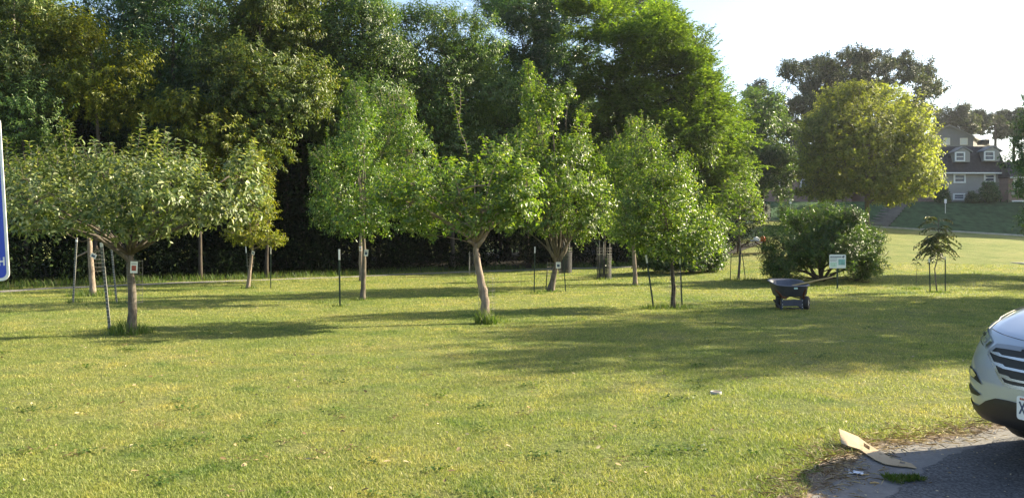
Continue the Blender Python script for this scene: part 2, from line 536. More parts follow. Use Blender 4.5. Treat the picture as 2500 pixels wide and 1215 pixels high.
# ------------------------------------------------------------------ the tree builder
# blobs are (px, py, rx, ry[, depth offset]) read off the photograph and turned into real metres at the tree's own depth
def tree(name, label, cat, base_px, trunk_px, trunk_r, blobs, mat, bark, style, group=None, d=None, shoots=(), limbs=(), dens=1.0,
         leaf=(.075, .045), depthk=.95, base=None):
    global rng
    rng = np.random.default_rng(zlib.crc32(label.encode()))      # every tree keeps its own shape
    random.seed(zlib.crc32(label.encode()))
    b = ground_at(*base_px) if base is None else np.array(base, float)
    if d is not None and base is None:
        t = (base_px[0] - CX) / FPX
        b = np.array((t * d, d, float(gz(t * d, d))))
    d = b[1]
    s = d / FPX
    root = thing(name, tuple(b), label, cat, group)
    def L3(px, py, dy=0.0):
        return W(px, py, d + dy) - b
    # trunk
    tb = MB()
    tp = [L3(*p) for p in trunk_px]
    tp[0] = np.array((tp[0][0] * 0 + (trunk_px[0][0] - base_px[0]) * s, 0, -.06))
    n = len(tp)
    dense, rad = [], []
    for i in range(n - 1):
        for u in np.linspace(0, 1, 4, endpoint=False):
            q = tp[i] * (1 - u) + tp[i + 1] * u
            dense.append(q)
            rad.append(trunk_r * (1 - .45 * (i + u) / (n - 1)))
    dense.append(tp[-1]); rad.append(trunk_r * .5)
    rad[0] *= 1.35; rad[1] *= 1.12
    dense = [p + rng.normal(0, trunk_r * .06, 3) for p in dense]
    tb.tube(dense, rad, 10, wob=.1)
    for lp in limbs:      # visible limbs: pixel polyline with start radius
        pts = [L3(p[0], p[1], (i / (len(lp['p']) - 1)) * lp.get('dy', 0)) for i, p in enumerate(lp['p'])]
        tb.tube(pts, list(np.linspace(lp['r'], lp['r'] * lp.get('e', .5), len(pts))), 8, wob=.1)
    zt = tp[-1][2]
    anchors = dense[len(dense) // 2:]
    P_all, D_all = [], []
    cents = []
    crown_c = np.mean([L3(q[0], q[1]) for q in blobs], axis=0)
    bx0, bx1 = min(q[0] - q[2] for q in blobs), max(q[0] + q[2] for q in blobs)
    bcx, bRw = (bx0 + bx1) / 2, (bx1 - bx0) / 2 * s
    cap = style.get('cap', 9.0)
    alt = 1.0
    allb = []
    for q in blobs:
        if len(q) > 4:
            allb.append(q); continue
        half = math.sqrt(max(0.0, bRw ** 2 - ((q[0] - bcx) * s) ** 2)) * .8
        half = min(cap, max(0.0, half - .3 * q[2] * s))
        alt = -alt
        o_ = alt * rng.uniform(.35, 1.0) * half
        allb.append((q[0], q[1], q[2], q[3], o_))
        if half > .5 * q[2] * s and rng.random() < style.get('twin', .7):
            f_ = rng.uniform(.65, .9)
            allb.append((q[0] + rng.uniform(-.2, .2) * q[2], q[1] + rng.uniform(-.1, .2) * q[3], q[2] * f_, q[3] * f_, -o_ * rng.uniform(.4, 1.0)))
    for q in allb:
        rx, rz = q[2] * s, q[3] * s
        ry = (rx * .6 + rz * .4) * depthk
        off = q[4]
        c = L3(q[0], q[1], off)
        cents.append((c, rx, ry, rz))
        # limb to the blob
        a = min(anchors, key=lambda p: np.linalg.norm(p - c) + .8 * max(0, p[2] - c[2] + .2 * abs(c[0])))
        lr = min(max(trunk_r * .30, .010), .05 * min(rx, rz) + .006 * d / 20)
        tb.tube(curve_pts(a, c, 5, .06), list(np.linspace(lr, lr * .35, 6)), 6)
        area = math.pi * rx * rz
        Mn = max(6, int(area * style['per_m2'] * dens))
        u = rand_dirs(Mn)
        if style.get('layer'):
            u[:, 2] *= .8
        rr = rng.uniform(style.get('rin', .35), 1.02, (Mn, 1)) ** .6
        if style.get('clump'):
            kc = max(5, int(area * style['clump']))
            uc = rand_dirs(kc)
            rc = rng.uniform(.45, 1.0, (kc, 1)) ** .7
            pc = uc * rc * np.array((rx, ry, rz))
            idx = rng.integers(0, kc, Mn)
            cr = style['clump_r']
            u = rand_dirs(Mn)
            off3 = u * rng.uniform(.2, 1, (Mn, 1)) ** .6 * cr * np.array((1.15, 1.15, style.get('flat', .6)))
            p = pc[idx] + off3
            D = nrm(u * .7 + uc[idx] * .8)
            if kc < 400:
                for j in range(0, kc, 3):
                    tb.tube(curve_pts(c, c + pc[j], 3, .03), [lr * .3, lr * .22, lr * .14, lr * .06], 4, cap=False)
        else:
            p = u * rr * np.array((rx, ry, rz))
            D = u.copy()
            for j in range(0, Mn, max(1, Mn // 14)):
                tb.tube(curve_pts(c, c + p[j], 3, .03), [lr * .3, lr * .22, lr * .15, lr * .08], 4, cap=False)
        out = nrm(c - crown_c + 1e-6)
        D = D + out * .3 + np.array((0, 0, style.get('rise', .4)))
        P_all.append(c + p)
        D_all.append(D)
    P = np.concatenate(P_all); D = nrm(np.concatenate(D_all))
    k = style['k']
    Ls = rng.uniform(.7, 1.3, len(P)) * style['len']
    bs, ld, nn = shoot_leaves(P - D * (Ls * .4)[:, None], D, Ls, k, style.get('ang', .85), style.get('grav', .2), style.get('pinnate', False))
    Lf = rng.uniform(.7, 1.25, len(bs)) * leaf[0]
    Wf = Lf * leaf[1] / leaf[0] * rng.uniform(.8, 1.15, len(bs))
    # gaps in the crown, and stray twigs breaking its outline
    if style.get('voids'):
        nv_ = int(len(cents) * style['voids'])
        drop = np.zeros(len(bs), bool)
        for _ in range(nv_):
            c, rx, ry, rz = cents[rng.integers(0, len(cents))]
            q = c + rand_dirs(1)[0] * rng.uniform(.5, 1.05) * np.array((rx, ry, rz))
            rv = rng.uniform(.22, .46) * min(rx, rz)
            drop |= (np.linalg.norm((bs - q) * np.array((1, .6, 1.25)), axis=1) < rv)
        drop &= rng.random(len(bs)) < .9
        kp = ~drop
        bs, ld, nn, Lf, Wf = bs[kp], ld[kp], nn[kp], Lf[kp], Wf[kp]
        for _ in range(int(len(cents) * style['strays'])):
            c, rx, ry, rz = cents[rng.integers(0, len(cents))]
            u = nrm(rand_dirs(1)[0] + np.array((0, 0, .45)) + nrm(c - crown_c + 1e-6) * .7)
            p0 = c + u * np.array((rx, ry, rz)) * .75
            Lr = rng.uniform(.35, .8) * min(rx, rz) + .12
            p1 = p0 + nrm(u + np.array((0, 0, .5))) * Lr
            tb.tube([p0, (p0 + p1) / 2 + rng.normal(0, .02, 3), p1], [.006 * d / 16, .005 * d / 16, .003 * d / 16], 4, cap=False)
            kk = max(5, int(Lr / (leaf[0] * .30)))
            b2, l2, n2 = shoot_leaves(p0[None], (p1 - p0)[None], Lr, kk, .95, .15)
            bs = np.concatenate((bs, b2)); ld = np.concatenate((ld, l2)); nn = np.concatenate((nn, n2))
            f2 = rng.uniform(.7, 1.2, kk) * leaf[0]
            Lf = np.concatenate((Lf, f2)); Wf = np.concatenate((Wf, f2 * leaf[1] / leaf[0]))
    # upright water shoots: bare stem with leaves all the way up
    for sh in shoots:
        a, e = L3(sh[0], sh[1], rng.uniform(-.3, .3)), L3(sh[2], sh[3], rng.uniform(-.3, .3))
        pts = curve_pts(a, e, 6, 0, .12)
        tb.tube(pts, list(np.linspace(.011, .004, 7)), 5)
        Lsh = np.linalg.norm(e - a)
        for i in range(6):
            p0, p1 = pts[i], pts[i + 1]
            kk = max(3, int(np.linalg.norm(p1 - p0) / .021 * (1 + .12 * i) * (sh[4] if len(sh) > 4 else 1)))
            b2, l2, n2 = shoot_leaves(p0[None], (p1 - p0)[None], np.linalg.norm(p1 - p0), kk, .95, .1)
            l2 = nrm(l2)
            bs = np.concatenate((bs, b2)); ld = np.concatenate((ld, l2)); nn = np.concatenate((nn, n2))
            f2 = rng.uniform(.85, 1.2, kk) * leaf[0] * (1.45 - .09 * i)
            Lf = np.concatenate((Lf, f2)); Wf = np.concatenate((Wf, f2 * leaf[1] / leaf[0] * .9))
    # keep the crown off the ground
    keep = bs[:, 2] > .12
    bs, ld, nn, Lf, Wf = bs[keep], ld[keep], nn[keep], Lf[keep], Wf[keep]
    link('trunk', tb.mesh('trunk'), bark, root, smooth=True)
    leaves('crown', bs, ld, nn, Lf, Wf, mat, root, six=style.get('six', False), droop=style.get('droop', .12))
    return root

ST_APPLE = dict(voids=3.0, strays=4, per_m2=125, k=9, len=.26, six=True, ang=.9, grav=.12, rise=.55, droop=.22, rin=.2)
ST_PEAR = dict(voids=3.0, strays=4, per_m2=120, k=9, len=.26, six=True, ang=.9, grav=.25, rise=.35, droop=.18, rin=.2)
ST_SMALL = dict(voids=3.0, strays=5, per_m2=95, k=8, len=.30, six=False, ang=.9, grav=.25, rise=.35, droop=.18, rin=.15)
ST_WOOD = dict(cap=2.6, twin=.25, voids=2.0, strays=6, per_m2=62, k=10, len=.60, pinnate=False, ang=.85, grav=.35, rise=.15, droop=.25, clump=1.5, clump_r=.95, flat=.7)
ST_PIN = dict(cap=2.4, twin=.25, voids=2.0, strays=6, per_m2=58, k=14, len=.60, pinnate=False, ang=.9, grav=.45, rise=.05, droop=.25, clump=1.7, clump_r=.85, flat=.8)
ST_LOC = dict(cap=4.0, twin=.6, voids=1.6, strays=6, per_m2=58, k=12, len=.55, pinnate=True, ang=.8, grav=.15, rise=.05, droop=.15, clump=2.0, clump_r=.95, flat=.55)
ST_FAR = dict(twin=.5, voids=1.5, strays=4, per_m2=14, k=10, len=.7, ang=.9, grav=.2, rise=.3, droop=.2, clump=1.0, clump_r=.9, flat=.95)
ST_EDGE = dict(voids=2.0, strays=4, per_m2=75, k=10, len=.38, ang=.85, grav=.3, rise=.2, droop=.2, rin=.1, cap=3.0, twin=.4)
ST_MAPLE = dict(voids=7.0, strays=9, per_m2=40, k=9, len=.6, ang=.9, grav=.2, rise=.3, droop=.2, rin=.25, twin=.5)
ST_BUSH = dict(voids=1.0, strays=3, per_m2=60, k=9, len=.35, ang=.85, grav=.1, rise=.5, droop=.2, rin=.1)
ST_SHRUB = dict(voids=1.5, strays=6, per_m2=120, k=10, len=.26, six=False, ang=.85, grav=.2, rise=.35, droop=.2, rin=.1)

# ------------------------------------------------------------------ setting: ground, path, street, drive
def build_ground():
    ts = np.concatenate((-np.geomspace(1.02, 8, 14)[::-1], np.linspace(-1, 1, 161), np.geomspace(1.02, 8, 14)))
    ys = np.concatenate(([-40, -20, -8, 0, 3, 5, 7], np.arange(9, 27, 2), np.arange(27, 79, 1.0), np.arange(79, 101, .7), np.arange(102, 150, 4), np.geomspace(155, 1500, 16)))
    T, Y = np.meshgrid(ts, ys)
    X = T * np.maximum(Y, 7)
    Z = gz(X, Y)
    co = np.stack((X, Y, Z), -1).reshape(-1, 3)
    nx, ny = len(ts), len(ys)
    i, j = np.meshgrid(np.arange(nx - 1), np.arange(ny - 1))
    a = (j * nx + i).ravel()
    ff = np.stack((a, a + 1, a + 1 + nx, a + nx), 1)
    o = link('ground', fast_mesh('ground', co, ff.ravel(), np.full(len(ff), 4)), M['lawn'], smooth=True)
    tag(o, 'mown lawn rising towards the street', None, None, 'structure')
build_ground()

def strip(name, pts, width, mat, dz, label, rag=.0, sub=.4):
    """a sheet along a ground polyline (world xy), following the terrain"""
    pts = [np.array(p[:2], float) for p in pts]
    path = []
    for a, b in zip(pts[:-1], pts[1:]):
        k = max(1, int(np.linalg.norm(b - a) / sub))
        path += [a + (b - a) * u for u in np.linspace(0, 1, k, endpoint=False)]
    path.append(pts[-1])
    mb = MB()
    n = len(path)
    cols = 6
    for i, p in enumerate(path):
        t = path[min(i + 1, n - 1)] - path[max(i - 1, 0)]
        t = t / np.linalg.norm(t)
        nv = np.array((-t[1], t[0]))
        wl = width / 2 + rng.uniform(-rag, rag); wr = width / 2 + rng.uniform(-rag, rag)
        for c in range(cols + 1):
            q = p + nv * (-wr + (wl + wr) * c / cols)
            mb.v.append((q[0], q[1], float(gz(q[0], q[1])) + dz))
    for i in range(n - 1):
        for c in range(cols):
            a = i * (cols + 1) + c
            mb.f.append((a, a + 1, a + cols + 2, a + cols + 1))
    o = mb.build(name, mat, smooth=True)
    return tag(o, label, None, None, 'structure')

path_px = [(-420, 728), (-120, 717), (0, 712), (110, 705), (260, 698), (450, 690), (650, 683), (850, 676), (1000, 669), (1150, 663), (1300, 658), (1450, 654), (1560, 650), (1700, 646)]
PATH = [ground_at(*p) for p in path_px]
strip('path', PATH, .85, M['gravel'], .012, 'pale gravel path along the edge of the wood', .22, .3)

def street():
    xs = np.concatenate((np.arange(-20, 120, 2.0),))
    strip('street', [(x, (ROAD0 + ROAD1) / 2) for x in xs], ROAD1 - ROAD0, M['road'], .02, 'grey street across the far end of the lawn', 0, 2.0)
    for y, nm in ((ROAD0 - .15, 'near'), (ROAD1 + .15, 'far')):
        mb = MB()
        for a, b in zip(xs[:-1], xs[1:]):
            za, zb = float(gz(a, y)), float(gz(b, y))
            mb.bar((a, y, za + .06), (b, y, zb + .06), .28, .16)
        tag(mb.build('kerb', M['kerb']), 'concrete kerb of the ' + nm + ' side of the street', None, None, 'structure')
street()
def bank():  # darker sheet laid over the grass bank, shade painted into its colour
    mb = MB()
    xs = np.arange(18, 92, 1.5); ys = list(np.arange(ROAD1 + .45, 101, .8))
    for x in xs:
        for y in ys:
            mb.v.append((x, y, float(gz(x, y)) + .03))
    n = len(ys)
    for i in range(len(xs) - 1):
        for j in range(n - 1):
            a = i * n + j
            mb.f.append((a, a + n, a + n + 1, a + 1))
    tag(mb.build('embankment', M['bankshade'], smooth=True), 'grass bank between the street and the apartments, its shade put into the colour', None, None, 'structure')
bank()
# walk up the embankment and a slab in the far lawn
def walk():
    a = ground_at(2125, 536)
    mb = MB()
    p0, p1 = np.array((39.2, 86.2)), np.array((48.5, 98.0))
    n = 14
    for i in range(n):
        u = (i + .5) / n
        q = p0 + (p1 - p0) * u
        z = float(gz(q[0], q[1]))
        mb.box((q[0], q[1], z + .03), (2.3, .95, .3), Matrix.Rotation(-.35, 3, 'Z'))
    tag(mb.build('steps', M['concrete']), 'concrete steps climbing the grass bank', None, None, 'structure')
    g = ground_at(2492, 643)
    tag(MB().box((g[0] + .5, g[1], g[2] + .0), (1.5, 1.2, .10)).build('slab', M['kerb']), 'pale concrete slab in the lawn at the right edge', None, None, 'structure')
walk()

# lawn edge, dirt, concrete apron and asphalt at the bottom right
EDGE = [ground_at(*p)[:2] for p in [(1880, 1320), (1950, 1215), (2020, 1165), (2060, 1120), (2110, 1094), (2230, 1080), (2340, 1062), (2440, 1042), (2600, 1000), (2900, 960), (3300, 930)]]
def ragged(pts, amp, sub):
    out = []
    for a, b in zip(pts[:-1], pts[1:]):
        k = max(1, int(np.linalg.norm(np.array(b) - a) / sub))
        for u in np.linspace(0, 1, k, endpoint=False):
            out.append(np.array(a) * (1 - u) + np.array(b) * u + rng.normal(0, amp, 2))
    out.append(np.array(pts[-1]))
    return out
def sheet(name, outline, z, mat, label):
    bm = bmesh.new()
    vs = [bm.verts.new((p[0], p[1], z)) for p in outline]
    f = bm.faces.new(vs)
    if f.normal.z < 0:
        f.normal_flip()
    bmesh.ops.triangulate(bm, faces=bm.faces[:])
    me = bpy.data.meshes.new(name)
    bm.to_mesh(me); bm.free()
    return tag(link(name, me, mat), label, None, None, 'structure')
def inside_left_of_edge(X, Y, off=0.0):
    """signed distance to the lawn edge; positive on the lawn side"""
    best = np.full(X.shape, 1e9)
    sg = np.ones(X.shape)
    for a, b in zip(EDGE[:-1], EDGE[1:]):
        e = np.array(b) - np.array(a)
        L2 = e @ e
        u = np.clip(((X - a[0]) * e[0] + (Y - a[1]) * e[1]) / L2, 0, 1)
        dx, dy = X - (a[0] + u * e[0]), Y - (a[1] + u * e[1])
        dd = np.hypot(dx, dy)
        s = np.sign(e[0] * dy - e[1] * dx)
        m = dd < best - 1e-6
        best = np.where(m, dd, best)
        sg = np.where(m, s, sg)
    return best * sg
far_corner = [np.array((14.0, -3.0)), np.array((EDGE[0][0] - .2, -3.0))]
shift = lambda pts, dx, dy: [np.array(p) + np.array((dx, dy)) for p in pts]
sheet('dirt', ragged(shift(EDGE, -.06, .09), .035, .07) + far_corner, .006, M['dirt'], 'bare dirt littered with dry straw along the lawn edge')
sheet('pavement', ragged(shift(EDGE, .06, -.05), .018, .06) + far_corner, .012, M['concrete'], 'worn concrete apron at the edge of the drive')
ASPH = [ground_at(*p)[:2] for p in [(2130, 1330), (2170, 1215), (2240, 1165), (2330, 1115), (2420, 1085), (2520, 1062), (2760, 1020), (3200, 970)]]
sheet('driveway', ragged(ASPH, .02, .06) + [np.array((14.0, -3.0)), np.array((ASPH[0][0] - .1, -3.0))], .018, M['asphalt'], 'weathered grey asphalt drive')

# ------------------------------------------------------------------ grass
def vnoise(x, y, seed):
    r2 = np.random.default_rng(seed)
    tab = r2.random((256, 256))
    xi, yi = np.floor(x).astype(int), np.floor(y).astype(int)
    fx, fy = x - xi, y - yi
    fx, fy = fx * fx * (3 - 2 * fx), fy * fy * (3 - 2 * fy)
    g = lambda i, j: tab[i % 256, j % 256]
    return (g(xi, yi) * (1 - fx) + g(xi + 1, yi) * fx) * (1 - fy) + (g(xi, yi + 1) * (1 - fx) + g(xi + 1, yi + 1) * fx) * fy
def path_dist(X, Y):
    best = np.full(X.shape, 1e9)
    for a, b in zip(PATH[:-1], PATH[1:]):
        e = b[:2] - a[:2]
        u = np.clip(((X - a[0]) * e[0] + (Y - a[1]) * e[1]) / (e @ e), 0, 1)
        best = np.minimum(best, np.hypot(X - a[0] - u * e[0], Y - a[1] - u * e[1]))
    return best

def blades(name, X, Y, h, w, lean, mat, label, rnd, z0=0.0):
    N = len(X)
    Z = gz(X, Y) + z0
    base = np.stack((X, Y, Z), 1)
    a = rng.uniform(0, 2 * math.pi, N)
    s = np.stack((np.cos(a), np.sin(a), np.zeros(N)), 1)
    b = a + rng.uniform(.6, 2.5, N)
    ln = np.stack((np.cos(b), np.sin(b), np.zeros(N)), 1) * (h * lean)[:, None]
    up = np.zeros((N, 3)); up[:, 2] = h
    hw = (w / 2)[:, None]
    co = np.stack((base - s * hw, base + s * hw, base + up * .55 + ln * .35 + s * hw * .75, base + up * .55 + ln * .35 - s * hw * .75, base + up * .95 + ln), 1).reshape(-1, 3)
    fb = np.array([0, 1, 2, 3, 3, 2, 4])
    ff = (np.arange(N)[:, None] * 5 + fb).ravel()
    sizes = np.tile([4, 3], N)
    o = link(name, fast_mesh(name, co, ff, sizes, np.repeat(rnd, 2)), mat)
    return tag(o, label, None, None, 'stuff')

def lawn_blades():
    N = 800000
    d = np.exp(rng.uniform(math.log(4.3), math.log(42.0), N))
    t = rng.uniform(-.78, .78, N)
    X, Y = t * d, d
    e = inside_left_of_edge(X, Y) + (vnoise(X * 5, Y * 5, 3) - .5) * .25
    keep = (e > .04) & (path_dist(X, Y) > .22 + rng.uniform(-.2, .35, N) + .25 * (t < -.4))
    dn = vnoise(X * 2.3, Y * 2.3, 5) * .6 + vnoise(X * 7, Y * 7, 6) * .4
    keep &= (dn > .33) | (rng.random(N) < .22)
    X, Y, d, e, dn = X[keep], Y[keep], d[keep], e[keep], dn[keep]
    hn = vnoise(X * 1.1, Y * 1.1, 11) * .5 + vnoise(X * 4.5, Y * 4.5, 12) * .5
    n = len(X)
    h = rng.uniform(.012, .029, n) * (.6 + .85 * hn)
    h *= np.where(e < .7, 1 + 1.3 * np.clip(.7 - e, 0, .7) * rng.uniform(.2, 1.4, n), 1)
    h *= 1 + np.clip((d - 12) / 30, 0, .7)
    w = .0036 * np.maximum(1, d / 7.5) * rng.uniform(.7, 1.3, n)
    lean = rng.uniform(.2, 1.5, n)
    blades('grass', X, Y, h, w, lean, M['grass'], 'mown lawn grass, partly dry and yellowed', rng.random(n) ** 1.1)
lawn_blades()

def tall_grass():
    X, Y, H = [], [], []
    def tuft(px, py, r, n, h):
        g = ground_at(px, py)
        a, q = rng.uniform(0, 6.28, n), r * np.sqrt(rng.random(n))
        X.append(g[0] + np.cos(a) * q); Y.append(g[1] + np.sin(a) * q); H.append(rng.uniform(.35, 1, n) * h * (1.15 - .6 * q / r))
    for px, py, r, n, h in [(320, 815, .34, 420, .34), (300, 812, .2, 160, .42), (222, 722, .7, 420, .35), (1187, 790, .22, 420, .42), (1205, 786, .35, 200, .16), (185, 738, .25, 90, .22),
                            (267, 806, .12, 60, .12), (886, 732, .35, 160, .14), (830, 748, .2, 70, .14), (606, 704, .3, 90, .2), (1345, 712, .5, 160, .12), (1643, 752, .5, 200, .2), (1596, 753, .35, 160, .2),
                            (1304, 717, .35, 120, .12), (1475, 682, .5, 120, .2), (2290, 714, .4, 200, .12), (2225, 706, .35, 160, .14), (1805, 684, .7, 160, .25), (1550, 698, .3, 60, .15), (283, 740, .3, 80, .2), (2010, 706, 1.2, 200, .14)]:
        tuft(px, py, r, n, h)
    X, Y, H = map(np.concatenate, (X, Y, H))
    n = len(X)
    blades('tall_grass', X, Y, H, .006 * np.maximum(1, Y / 9), rng.uniform(.1, .7, n), M['weed'], 'longer unmown grass around the tree bases and posts', rng.random(n))
    # fringe between the path and the wood
    N = 9000
    k = rng.integers(0, len(PATH) - 1, N); u = rng.random(N)
    A = np.array(PATH)[:, :2]
    p = A[k] + (A[k + 1] - A[k]) * u[:, None]
    tdir = nrm(A[k + 1] - A[k]); nv = np.stack((-tdir[:, 1], tdir[:, 0]), 1)
    p = p + nv * (rng.uniform(.65, 3.0, N) ** 1.0)[:, None]
    blades('verge_grass', p[:, 0], p[:, 1], rng.uniform(.08, .38, N), np.full(N, .016), rng.uniform(.1, .8, N), M['weed'], 'rough uncut grass between the path and the wood', rng.random(N))
    # litter of straw on the dirt edge and clippings on the lawn
    N = 1800
    k = rng.integers(0, 7, N); u = rng.random(N)
    E = np.array(EDGE)
    p = E[k] + (E[k + 1] - E[k]) * u[:, None] + rng.normal(0, .14, (N, 2)) + np.array((-.02, .04))
    a = rng.uniform(0, 6.28, N)
    dd = np.stack((np.cos(a), np.sin(a), rng.uniform(0, .5, N)), 1)
    o = leaves('straw', np.column_stack((p, np.full(N, .02))), dd, rand_dirs(N) * .5 + np.array((0, 0, 1.0)), rng.uniform(.03, .13, N), rng.uniform(.004, .008, N), M['straw'], None)
    tag(o, 'dry straw and leaf litter on the bare lawn edge', None, None, 'stuff')
    cl = [(90, 1105), (182, 1118), (385, 1045), (600, 1128), (830, 1025), (960, 1028), (1040, 920), (860, 1100), (790, 1110), (1280, 1015), (1240, 797), (1298, 798), (300, 848), (345, 745), (1300, 716), (1600, 1005), (1460, 1080), (700, 1085), (760, 1130), (2180, 1050), (1820, 930), (1520, 1130)]
    B, D2 = [], []
    for px, py in cl:
        g = ground_at(px, py)
        m = 26
        rr = rng.uniform(.02, .045)
        B.append(np.column_stack((g[0] + rng.normal(0, rr * 1.5, m), g[1] + rng.normal(0, rr, m), g[2] + rng.uniform(.015, .055, m))))
    B = np.concatenate(B); m = len(B)
    a = rng.uniform(0, 6.28, m)
    dd = np.stack((np.cos(a), np.sin(a), rng.uniform(-.2, .3, m)), 1)
    o = leaves('clippings', B, dd, rand_dirs(m) + np.array((0, 0, 1.0)), rng.uniform(.02, .06, m), rng.uniform(.004, .008, m), M['straw'], None, rnd=rng.random(m) * .55)
    tag(o, 'small brown clumps of dry grass clippings on the lawn', None, None, 'stuff')
tall_grass()
def lawn_extras():
    # clover and broad-leaved weeds in patches, a few fallen leaves
    B, Dn, Nn, Ls = [], [], [], []
    for i in range(75):
        d = math.exp(rng.uniform(math.log(4.6), math.log(22)))
        x = rng.uniform(-.68, .68) * d
        if inside_left_of_edge(np.array([x]), np.array([d]))[0] < .3:
            continue
        r = rng.uniform(.04, .24)
        m = int(16 + 170 * r * r * 6)
        a, q = rng.uniform(0, 6.28, m), r * np.sqrt(rng.random(m)) * rng.uniform(.5, 1.2, m)
        px, py = x + np.cos(a) * q, d + np.sin(a) * q * .8
        B.append(np.column_stack((px, py, gz(px, py) + rng.uniform(.012, .04, m))))
        th = rng.uniform(0, 6.28, m)
        Dn.append(np.column_stack((np.cos(th), np.sin(th), rng.uniform(-.1, .5, m))))
        Nn.append(rng.normal(0, .35, (m, 3)) + np.array((0, 0, 1.0)))
        Ls.append(rng.uniform(.012, .03, m) * (1 + d / 25))
    B, Dn, Nn, Ls = map(np.concatenate, (B, Dn, Nn, Ls))
    o = leaves('clover', B, Dn, Nn, Ls, Ls * .8, M['weed'], None)
    tag(o, 'patches of clover and broad-leaved weeds in the lawn', None, None, 'stuff')
    N = 420
    d = np.exp(rng.uniform(math.log(4.6), math.log(26), N)); x = rng.uniform(-.7, .7, N) * d
    kp = inside_left_of_edge(x, d) > .1
    d, x = d[kp], x[kp]; N = len(d)
    th = rng.uniform(0, 6.28, N)
    L = rng.uniform(.03, .06, N)
    o = leaves('fallen_leaves', np.column_stack((x, d, gz(x, d) + rng.uniform(.025, .045, N))), np.column_stack((np.cos(th), np.sin(th), rng.uniform(-.3, .4, N))), rng.normal(0, .4, (N, 3)) + np.array((0, 0, 1.0)), L, L * .5, M['straw'], None, six=True)
    tag(o, 'scattered small dry fallen leaves on the lawn', None, None, 'stuff')
    # grit and chips on the concrete and asphalt
    N = 1500
    x = rng.uniform(1.6, 5.0, N); y = rng.uniform(3.8, 7.0, N)
    e = inside_left_of_edge(x, y)
    kp = (e < -.05) & (rng.random(N) < np.exp(e * 1.6) + .15)
    x, y = x[kp], y[kp]; N = len(x)
    th = rng.uniform(0, 6.28, N); L = rng.uniform(.006, .028, N)
    o = leaves('grit', np.column_stack((x, y, np.full(N, .022))), np.column_stack((np.cos(th), np.sin(th), rng.uniform(0, .3, N))), rng.normal(0, .3, (N, 3)) + np.array((0, 0, 1.0)), L, L * .5, M['straw'], None)
    tag(o, 'grit and bits of straw scattered over the drive', None, None, 'stuff')
lawn_extras()
# ------------------------------------------------------------------ orchard trees (pixel measurements turned into metres)
OG = 'young fruit trees of the orchard'
tree('apple_tree', 'wide low apple tree with many upright shoots, red fruit card on its forked trunk', 'tree', (322, 815),
     [(322, 815), (323, 740), (319, 670), (317, 622)], .085,
     [(90, 490, 75, 75), (170, 450, 85, 80), (200, 530, 100, 45), (290, 480, 85, 85), (390, 460, 85, 80), (420, 535, 95, 45), (500, 490, 70, 62), (555, 510, 60, 55),
      (330, 545, 95, 38), (60, 440, 45, 55), (590, 440, 45, 62), (5, 480, 60, 65), (110, 560, 60, 24), (620, 500, 35, 45), (250, 420, 60, 45), (440, 420, 55, 45)],
     M['apple'], M['bark'], ST_APPLE, OG, dens=.85, leaf=(.090, .047),
     shoots=[(180, 440, 152, 288), (190, 430, 168, 300), (150, 440, 132, 330), (225, 450, 232, 340), (262, 450, 266, 348), (300, 450, 322, 330), (325, 450, 348, 280), (345, 450, 362, 330), (375, 450, 382, 318),
             (405, 440, 410, 325), (425, 450, 428, 368), (490, 440, 490, 360), (592, 450, 622, 342), (75, 430, 72, 345), (100, 440, 88, 360), (22, 420, 14, 335), (-10, 430, -25, 330), (455, 430, 470, 385), (610, 440, 640, 400)],
     limbs=[dict(p=[(316, 640), (300, 618), (268, 602), (238, 578), (180, 560), (110, 545)], r=.045, dy=-.3, e=.35), dict(p=[(318, 625), (334, 575), (352, 530), (390, 480)], r=.05, dy=.3),
            dict(p=[(334, 580), (300, 560), (280, 520)], r=.03, dy=.2), dict(p=[(380, 520), (475, 497), (522, 455), (560, 430)], r=.026, dy=.1), dict(p=[(316, 640), (240, 580), (200, 590), (120, 548)], r=.016, dy=-.6)])
tree('apple_tree', 'apple tree behind the wide apple tree, pale peeling trunk beside a leaning studded post', 'tree', (228, 722),
     [(228, 722), (224, 660), (219, 600), (217, 555)], .095,
     [(200, 470, 100, 75), (290, 430, 75, 65), (120, 440, 65, 65), (215, 530, 80, 35), (330, 500, 60, 50)],
     M['apple'], M['barkpink'], ST_APPLE, OG, dens=.6, leaf=(.09, .048), limbs=[dict(p=[(221, 610), (190, 625), (180, 632)], r=.03, dy=-.2)])
tree('pear_tree', 'slender small yellow-green pear tree between two posts beside the dark wood', 'tree', (606, 704),
     [(605, 704), (609, 670), (613, 640), (617, 598)], .07,
     [(612, 565, 48, 34), (640, 510, 38, 50), (640, 450, 27, 45), (600, 500, 42, 45), (655, 583, 38, 16), (628, 405, 22, 38), (683, 585, 16, 8), (580, 570, 30, 22), (618, 370, 10, 30)],
     M['yell'], M['barkpink'], ST_SMALL, OG, leaf=(.085, .055))
tree('pear_tree', 'tall pear tree with an upright top and narrow grey trunk beside the lone white-tipped post', 'tree', (885, 732),
     [(885, 732), (888, 670), (889, 610), (886, 555)], .075,
     [(880, 535, 105, 45), (820, 480, 62, 62), (945, 490, 75, 55), (880, 430, 80, 62), (868, 350, 52, 62), (890, 290, 40, 50), (870, 250, 20, 42), (800, 400, 32, 52), (1010, 520, 40, 45), (780, 520, 25, 35)],
     M['pear'], M['bark'], ST_SMALL, OG, dens=1.25, leaf=(.078, .048),
     shoots=[(765, 440, 752, 352), (805, 400, 800, 310), (872, 260, 876, 195), (840, 320, 834, 260), (905, 300, 912, 240)])
